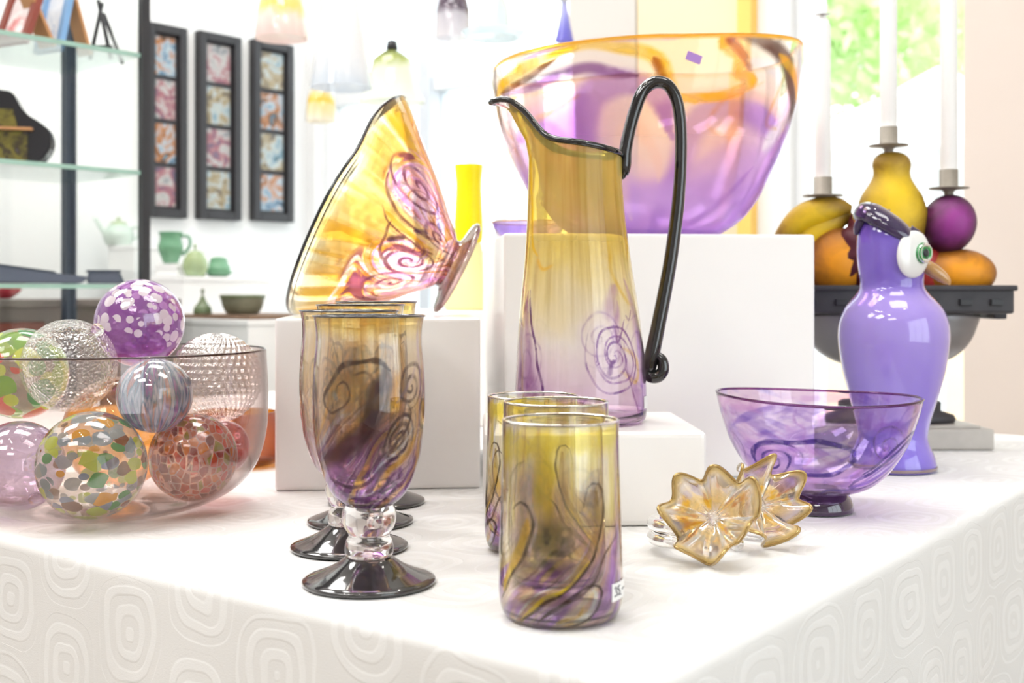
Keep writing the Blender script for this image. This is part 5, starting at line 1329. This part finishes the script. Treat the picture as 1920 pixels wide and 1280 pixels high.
CANDLES = [(1543, 368, 332, 28, 15, 'white taper candle in the left holder above the bananas'), (1666, 274, 244, -130, 16, 'white taper candle in the tallest middle holder above the pear'), (1779, 354, 320, -30, 16, 'white taper candle in the right holder above the purple plum')]
for x, yd, yc, ytop, rw, lab in CANDLES:
    X0, _, Z0 = CP(x, yd)
    h = lathe('candle_holder', [(8,-16),(9,-6),(14,-2),(36,0),(37,2),(20,3),(17,4),(17,36),(14.5,36),(14.5,8),(.01,7)], M_pewter, can, 32, scale=cs_); h.location = (X0, 0, Z0)
    tube('holder_stem', [(0,0,-26*cs_),(0,0,-8*cs_)], 7*cs_, M_iron, h, 12)
    zb = T+.0006+Z0+7.5*cs_
    c = thing('taper_candle', lab, 'candle', (cx+X0, cd, zb), 'three white taper candles')
    hh = (yd-7.5-ytop)*cs_
    lathe('wax', [(.01,0),(13.2*cs_,0),(rw*cs_,40*cs_),(rw*.96*cs_,hh-22*cs_),(rw*.75*cs_,hh-12*cs_),(4*cs_,hh),(.01,hh+.0005)], M_wax, c, 28)
    tube('wick', [(0,0,hh-.001),(.0008,0,hh+.008)], .0008, M_paper, c, 6)

# ---- golden glass flowers
def flower_paint(R, TH, ph, variant):
    rr = R
    c = cramp(rr, [(0,(.95,.90,.86)),(.2,(.93,.82,.66)),(.4,(.94,.74,.38)),(.6,(.93,.80,.56)),(.8,(.93,.88,.84)),(.92,(.80,.62,.30)),(1,(.62,.46,.14))])
    n1 = fbm(TH*2.2+ph, R*3+5, 91); n2 = fbm(TH*5+ph, R*4, 93)
    c = cmix(c, (.93,.60,.06), sstep(.50,.68,n1)*sstep(.12,.3,rr)*sstep(.9,.65,rr)*.9)
    c = cmix(c, (.70,.30,.08), sstep(.60,.75,n2)*sstep(.25,.4,rr)*sstep(.85,.6,rr)*.7)
    c = cmix(c, (.78,.74,.90), sstep(.62,.75,fbm(TH*3+ph+9, R*3, 95))*sstep(.4,.6,rr)*.6)
    return c
M_flower = solid_glass('gold_lustre_petal_glass', rough=.03, ior=1.42, attr='Col', gamma=3.4, coat=.3)
M_goldrim = plain('gold_lustre_rim', srgb(186, 154, 92), .12, metal=.55, noise_scale=60, noise_amt=.2, coat=.5)
def flower(label, cx_px, cy_px, d, rad, nrm, roll, ph, nl=7, cup=.42):
    c = P(cx_px, cy_px, d)
    nrm = Vector(nrm).normalized(); rot = Vector((0,0,1)).rotation_difference(nrm).to_matrix() @ Matrix.Rotation(roll, 3, 'Z')
    t = thing('glass_flower', label, 'glass flower', c, 'two golden glass flowers')
    nr, nt_ = 46, 200
    r_ = np.linspace(0, 1, nr)[:, None]*np.ones((1, nt_)); th = np.ones((nr,1))*np.linspace(0, 2*PI, nt_, endpoint=False)[None]
    def surf(r_, th, off):
        wob = np.cos(nl*th+ph)+.35*np.cos((nl-2)*th+1.7*ph)
        rr = r_*(1+.07*r_**2*np.cos(nl*th+ph+.6)+.09*np.cos(3*th+ph)+.05*np.cos(2*th))
        h = cup*(r_**1.5)*rad+rad*.36*r_**2.2*wob-cup*.5*rad
        fold = rad*.025*np.sin(nl*2*th+ph)*r_*(1-r_)*4
        return np.stack([rr*np.cos(th)*rad, rr*np.sin(th)*rad, h+fold*.5+off], -1)
    A = surf(r_, th, .0011); B = surf(r_, th, -.0011)
    V = np.concatenate([A.reshape(-1,3), B[::-1].reshape(-1,3)])
    fp = flower_paint(r_, th, ph, 0); fa = 1-(.12+.55*sstep(.80, .98, r_)+.35*sstep(.6, .2, fp[..., 2]))
    cols = np.concatenate([np.concatenate([fp, np.clip(fa, .2, 1)[..., None]], -1).reshape(-1,4), np.ones((nr*nt_,4))*.97]); cols[nr*nt_:, 3] = 1
    Rm = np.array(rot); V = V @ Rm.T
    f = grid_faces(nr*2, nt_)
    mesh_obj('petals', V, f, M_flower, t, True, cols)
    e = surf(np.ones((1,160)), np.linspace(0, 2*PI, 160, endpoint=False)[None], 0)[0] @ Rm.T
    tube('petal_edge', e, .0013, M_goldrim, t, 8, closed=True)
    k = ellipsoid('flower_heart', tuple(Rm @ np.array([0,0,-cup*.42*rad])), (rad*.16, rad*.16, rad*.16), M_clear, t, 20, 12, fn=lambda v,t_,a: v*(1+.12*math.sin(5*a)*math.sin(4*t_)))
    zmin = min(V[:,2].min(), e[:,2].min()-.0014)
    return t, zmin, rot
fl1, zm, rt1 = flower('front golden ruffled glass flower with clear glass ring behind it', 1334, 985, .845, .0325, (-.30,-.80,.42), .3, .4)
fl1.location.z = TZ+.0004-zm
# clear double ring of the front flower (napkin ring lying on the cloth)
def coil(parent, cpx, cpy, d, R, r, turns, z0):
    c = P(cpx, cpy, d); pts = []
    for a in np.linspace(0, 2*PI*turns, 90): pts.append((c.x+R*math.cos(a)-parent.location.x, d+R*math.sin(a)-parent.location.y, z0+r+(2*r*1.02)*a/(2*PI)-parent.location.z))
    tube('ring', pts, r, M_clear, parent, 14)
coil(fl1, 1304, 1000, .885, .0315, .0052, 1.9, TZ+.0004)
fl2, zm2, rt2 = flower('rear golden ruffled glass flower nearest the purple bowl', 1432, 962, .905, .031, (.30,-.75,.40), 1.2, 2.1, cup=.5)
fl2.location.z = TZ+.0004-zm2
c2 = fl2.location; tube('ring', [(.006+.022*math.cos(a)+.0, .040+.022*math.sin(a), TZ+.0055-c2.z) for a in np.linspace(0, 2*PI, 50, endpoint=False)], .005, M_clear, fl2, 12, closed=True)

# ---- glass bowl of glass balls
os_ = 1.06/F
ox, od = table_xy(195, 955)
M_bowlg = thin_glass('pale_mauve_bowl_glass', (.962, .928, .922), thick=1.6, edge=.5)
gb = thing('glass_ball_bowl', 'large clear mauve-tinted glass bowl full of glass balls at the left', 'bowl', (ox, od, TZ))
vessel('bowl', [(120,0),(150,1.5),(185,9),(225,26),(260,52),(285,90),(298,140),(302,200),(301,240),(298,296)], 4, M_bowlg, gb, 120, 90, scale=os_, floor_t=5)
tube('rim', [(296*os_*math.sin(a), -296*os_*math.cos(a), 297*os_) for a in np.linspace(0, 2*PI, 140, endpoint=False)], 2.0*os_, thin_glass('brown_rim_line', (.42,.33,.32), thick=1.2), gb, 8, closed=True)

def spots(scale, thr, pal, base=None, base_op=.0, op=.9, rnd=1.0, gate=None, stretch=(1,1,1), seed=0.0, gap=None):
    def body(n):
        v = n.mapping(n.coord(), stretch, loc=(seed, seed*.7, seed*1.3))
        vo = n.node('ShaderNodeTexVoronoi'); n.put(vo.inputs['Vector'], v); vo.inputs['Scale'].default_value = scale; vo.inputs['Randomness'].default_value = rnd
        sx = n.node('ShaderNodeSeparateColor'); n.put(sx.inputs[0], vo.outputs['Color'])
        if gap is not None:
            ve = n.node('ShaderNodeTexVoronoi', feature='DISTANCE_TO_EDGE'); n.put(ve.inputs['Vector'], v); ve.inputs['Scale'].default_value = scale; ve.inputs['Randomness'].default_value = rnd
            m = n.math('GREATER_THAN', ve.outputs['Distance'], gap)
        else:
            th = n.math('MULTIPLY', thr, n.math('ADD', .45, n.math('MULTIPLY', sx.outputs[1], .75)))
            m = n.math('LESS_THAN', vo.outputs['Distance'], th)
        if gate: m = n.math('MULTIPLY', m, gate(n))
        col = n.ramp(sx.outputs[0], [(i/len(pal), c) for i, c in enumerate(pal)], 'CONSTANT')
        if base is not None: col = n.mix(m, base, col)
        f = n.math('ADD', base_op, n.math('MULTIPLY', m, op-base_op))
        return f, col
    return body
def gate_noise(scale, lo, dirv=None):
    def g_(n):
        nz = n.noise(n.coord(), scale, 2); f = nz.outputs[0]
        if dirv is not None:
            d = n.node('ShaderNodeVectorMath', operation='DOT_PRODUCT'); n.put(d.inputs[0], n.coord()); d.inputs[1].default_value = dirv
            f = n.math('ADD', f, d.outputs['Value'])
        return n.math('GREATER_THAN', f, lo)
    return g_
def vor_bump(scale, strength, dist=.002):
    def f(n):
        vo = n.node('ShaderNodeTexVoronoi', feature='DISTANCE_TO_EDGE'); n.put(vo.inputs['Vector'], n.coord()); vo.inputs['Scale'].default_value = scale
        nz = n.noise(n.coord(), scale*1.3, 3)
        return n.bump(n.math('ADD', vo.outputs['Distance'], n.math('MULTIPLY', nz.outputs[0], .6)), strength, dist)
    return f
WHT = (.85,.83,.80)
MB1 = thin_glass('purple_glass_white_chips', (.66,.40,.74), body=spots(95, .55, [WHT, (.80,.77,.74)], base=srgb(170,104,184), base_op=.42, op=.95, gate=gate_noise(26, .47, (3.0,-2.5,8.0)), seed=2), base_refl=.10, bumpfn=vor_bump(120, .12))
MB2 = thin_glass('clear_crackle_glass', (.965,.955,.93), base_refl=.14, rough=.04, bumpfn=vor_bump(260, 1.0, .003))
MB3 = thin_glass('green_spotted_glass', (.94,.95,.86), body=spots(44, .66, [srgb(120,170,60), srgb(190,204,60), srgb(84,150,92), srgb(206,214,86), srgb(206,84,70), srgb(160,190,70)], base=(.80,.79,.72), base_op=.12, op=.88, seed=5))
def stripes(n):
    sx = n.node('ShaderNodeSeparateXYZ'); n.put(sx.inputs[0], n.coord())
    an = n.math('ARCTAN2', sx.outputs[0], n.math('MULTIPLY', sx.outputs[1], -1))
    cv_ = n.node('ShaderNodeCombineXYZ'); n.put(cv_.inputs[0], an); n.put(cv_.inputs[1], n.math('MULTIPLY', sx.outputs[2], 6))
    nz = n.noise(cv_.outputs[0], 2.6, 3, .55)
    return .8, n.ramp(nz.outputs[0], [(.28, srgb(84,56,110)), (.38, srgb(170,110,176)), (.44, srgb(90,128,156)), (.50, srgb(206,212,222)), (.55, srgb(100,140,164)), (.60, srgb(206,140,110)), (.66, srgb(190,170,206)), (.74, srgb(70,84,140))])
MB5 = thin_glass('striped_lustre_glass', (.62,.64,.74), body=stripes, base_refl=.14)
MB6 = thin_glass('multicolour_spotted_glass', (.95,.95,.92), body=spots(66, .62, [srgb(166,190,40), srgb(130,74,34), srgb(214,156,26), srgb(136,156,166), srgb(70,146,76), srgb(186,204,70), srgb(120,136,160), srgb(120,84,50), srgb(176,196,60), srgb(150,160,160)], base=(.84,.83,.80), base_op=.20, op=.94, stretch=(1,1,1.45), seed=9), base_refl=.08)
MB7 = thin_glass('red_brown_mosaic_glass', (.86,.60,.44), body=spots(135, 0, [srgb(176,84,36), srgb(136,52,40), srgb(206,130,50), srgb(150,106,90), srgb(196,66,40), srgb(140,150,60), srgb(176,104,70), srgb(120,60,60)], base=(.86,.76,.68), base_op=.35, op=.82, gap=.07, stretch=(1,1,.8), seed=4), base_refl=.09)
MB8 = thin_glass('smoky_lavender_glass', (.70,.64,.74), base_refl=.16, gloss=(1,.92,1))
MB9 = thin_glass('pink_glass_ball', (.86,.52,.56), base_refl=.08); MB10 = thin_glass('amber_glass_ball', (.88,.60,.26), base_refl=.07)
MB4 = thin_glass('clear_dimpled_glass', (.965,.95,.94), base_refl=.22, edge=.7, thick=3.0)
def dimple(v, t, a):
    u = a/(2*PI)*34+t*3.0; w = t/PI*20; k = (math.cos(2*PI*u)+math.cos(2*PI*w))*.5*math.sin(t)
    return v*(1+.032*k)
BALLS = [('purple glass ball with white chips, topmost of the bowl', 262, 605, 1.10, 82, MB1, None, (.0,.3,-.9)),
 ('clear crackled glass ball at the bowl rim left of the purple ball', 130, 685, 1.02, 87, MB2, None, (.62,-.1,.75)),
 ('green and yellow spotted glass ball at the left edge behind the crackled ball', 40, 700, 1.09, 85, MB3, None, (-.5,.5,.6)),
 ('clear dimpled glass ball at the right side of the bowl', 405, 708, 1.075, 84, MB4, dimple, (-.8,-.1,-.25)),
 ('blue and purple striped glass ball in the middle of the bowl', 290, 741, 1.006, 70, MB5, None, (.85,-.2,.35)),
 ('milky glass ball with green, amber and brown spots at the front of the bowl', 172, 872, .982, 101, MB6, None, (.4,.8,.1)),
 ('red-brown mosaic glass ball low at the right of the bowl', 362, 862, 1.033, 82, MB7, None, (-.25,-.8,-.45)),
 ('smoky lavender glass ball low at the left edge of the bowl', 35, 874, 1.03, 84, MB8, None, (.55,-.5,-.6)),
 ('small pink glass ball behind the red-brown ball', 418, 838, 1.105, 50, MB9, None, (.3,.8,.3)),
 ('big amber glass ball at the back of the bowl behind the striped ball', 225, 0, 1.125, 104, MB10, None, (0,.9,.3))]
for lab, x, y, d, rpx, mat, fn, kd in BALLS:
    r = rpx/F*d; c = P(x, y, d)
    if y == 0: c.z = TZ+.062
    c.z = max(c.z, TZ+r+(.012 if x in (362, 418) else .004))
    t = thing('glass_ball', lab, 'glass ball', c, 'glass balls in the bowl')
    ellipsoid('globe', (0,0,0), (r,r,r), mat, t, 240 if fn else 64, 150 if fn else 40, fn=fn)
    kv = Vector(kd).normalized(); rot = Vector((0,0,1)).rotation_difference(kv).to_matrix()
    ellipsoid('hanger_knob', kv*r*1.02, (r*.15, r*.15, r*.12), M_clear, t, 16, 10, rot=rot)

# ---- amber glass piece behind the ball bowl and the yellow vase at the back
ax, ad = table_xy(500, 880)
am = thing('amber_glass_bowl', 'low amber glass bowl half hidden between the ball bowl and the low block', 'bowl', (-.314, 1.335, TZ))
M_amber = thin_glass('amber_brown_glass', (.74,.48,.14), thick=1.2, base_refl=.08)
vessel('bowl', [(30,0),(44,2),(54,12),(56,30),(50,52),(46,60)], 2.5, M_amber, am, 64, 40, scale=.001, inner_rows=20); lathe('foot_ring', [(.028,0),(.036,.0),(.036,.003),(.030,.004)], M_amber, am, 40)
yv = thing('yellow_vase', 'bright yellow vase with pale base standing behind the tipped vase', 'vase', (P(879, 500, 1.80).x, 1.80, T+.1695+.0006))
k = 1.80/F
M_yv = plain('bright_yellow_glass', srgb(255, 232, 0), .3, noise_scale=10, noise_amt=.03); M_yp = plain('pale_yellow_base_glass', srgb(250, 240, 170), .3, noise_scale=10, noise_amt=.04)
vessel('body', [(22,124),(26,132),(27,160),(25,200),(24,235),(27,270)], 2.5, M_yv, yv, 48, 40, scale=k, inner_rows=20)
lathe('base', [(.01,0),(44,0),(46,4),(42,40),(33,80),(26,112),(23,125),(.01,126)], M_yp, yv, 48, 50, scale=k)
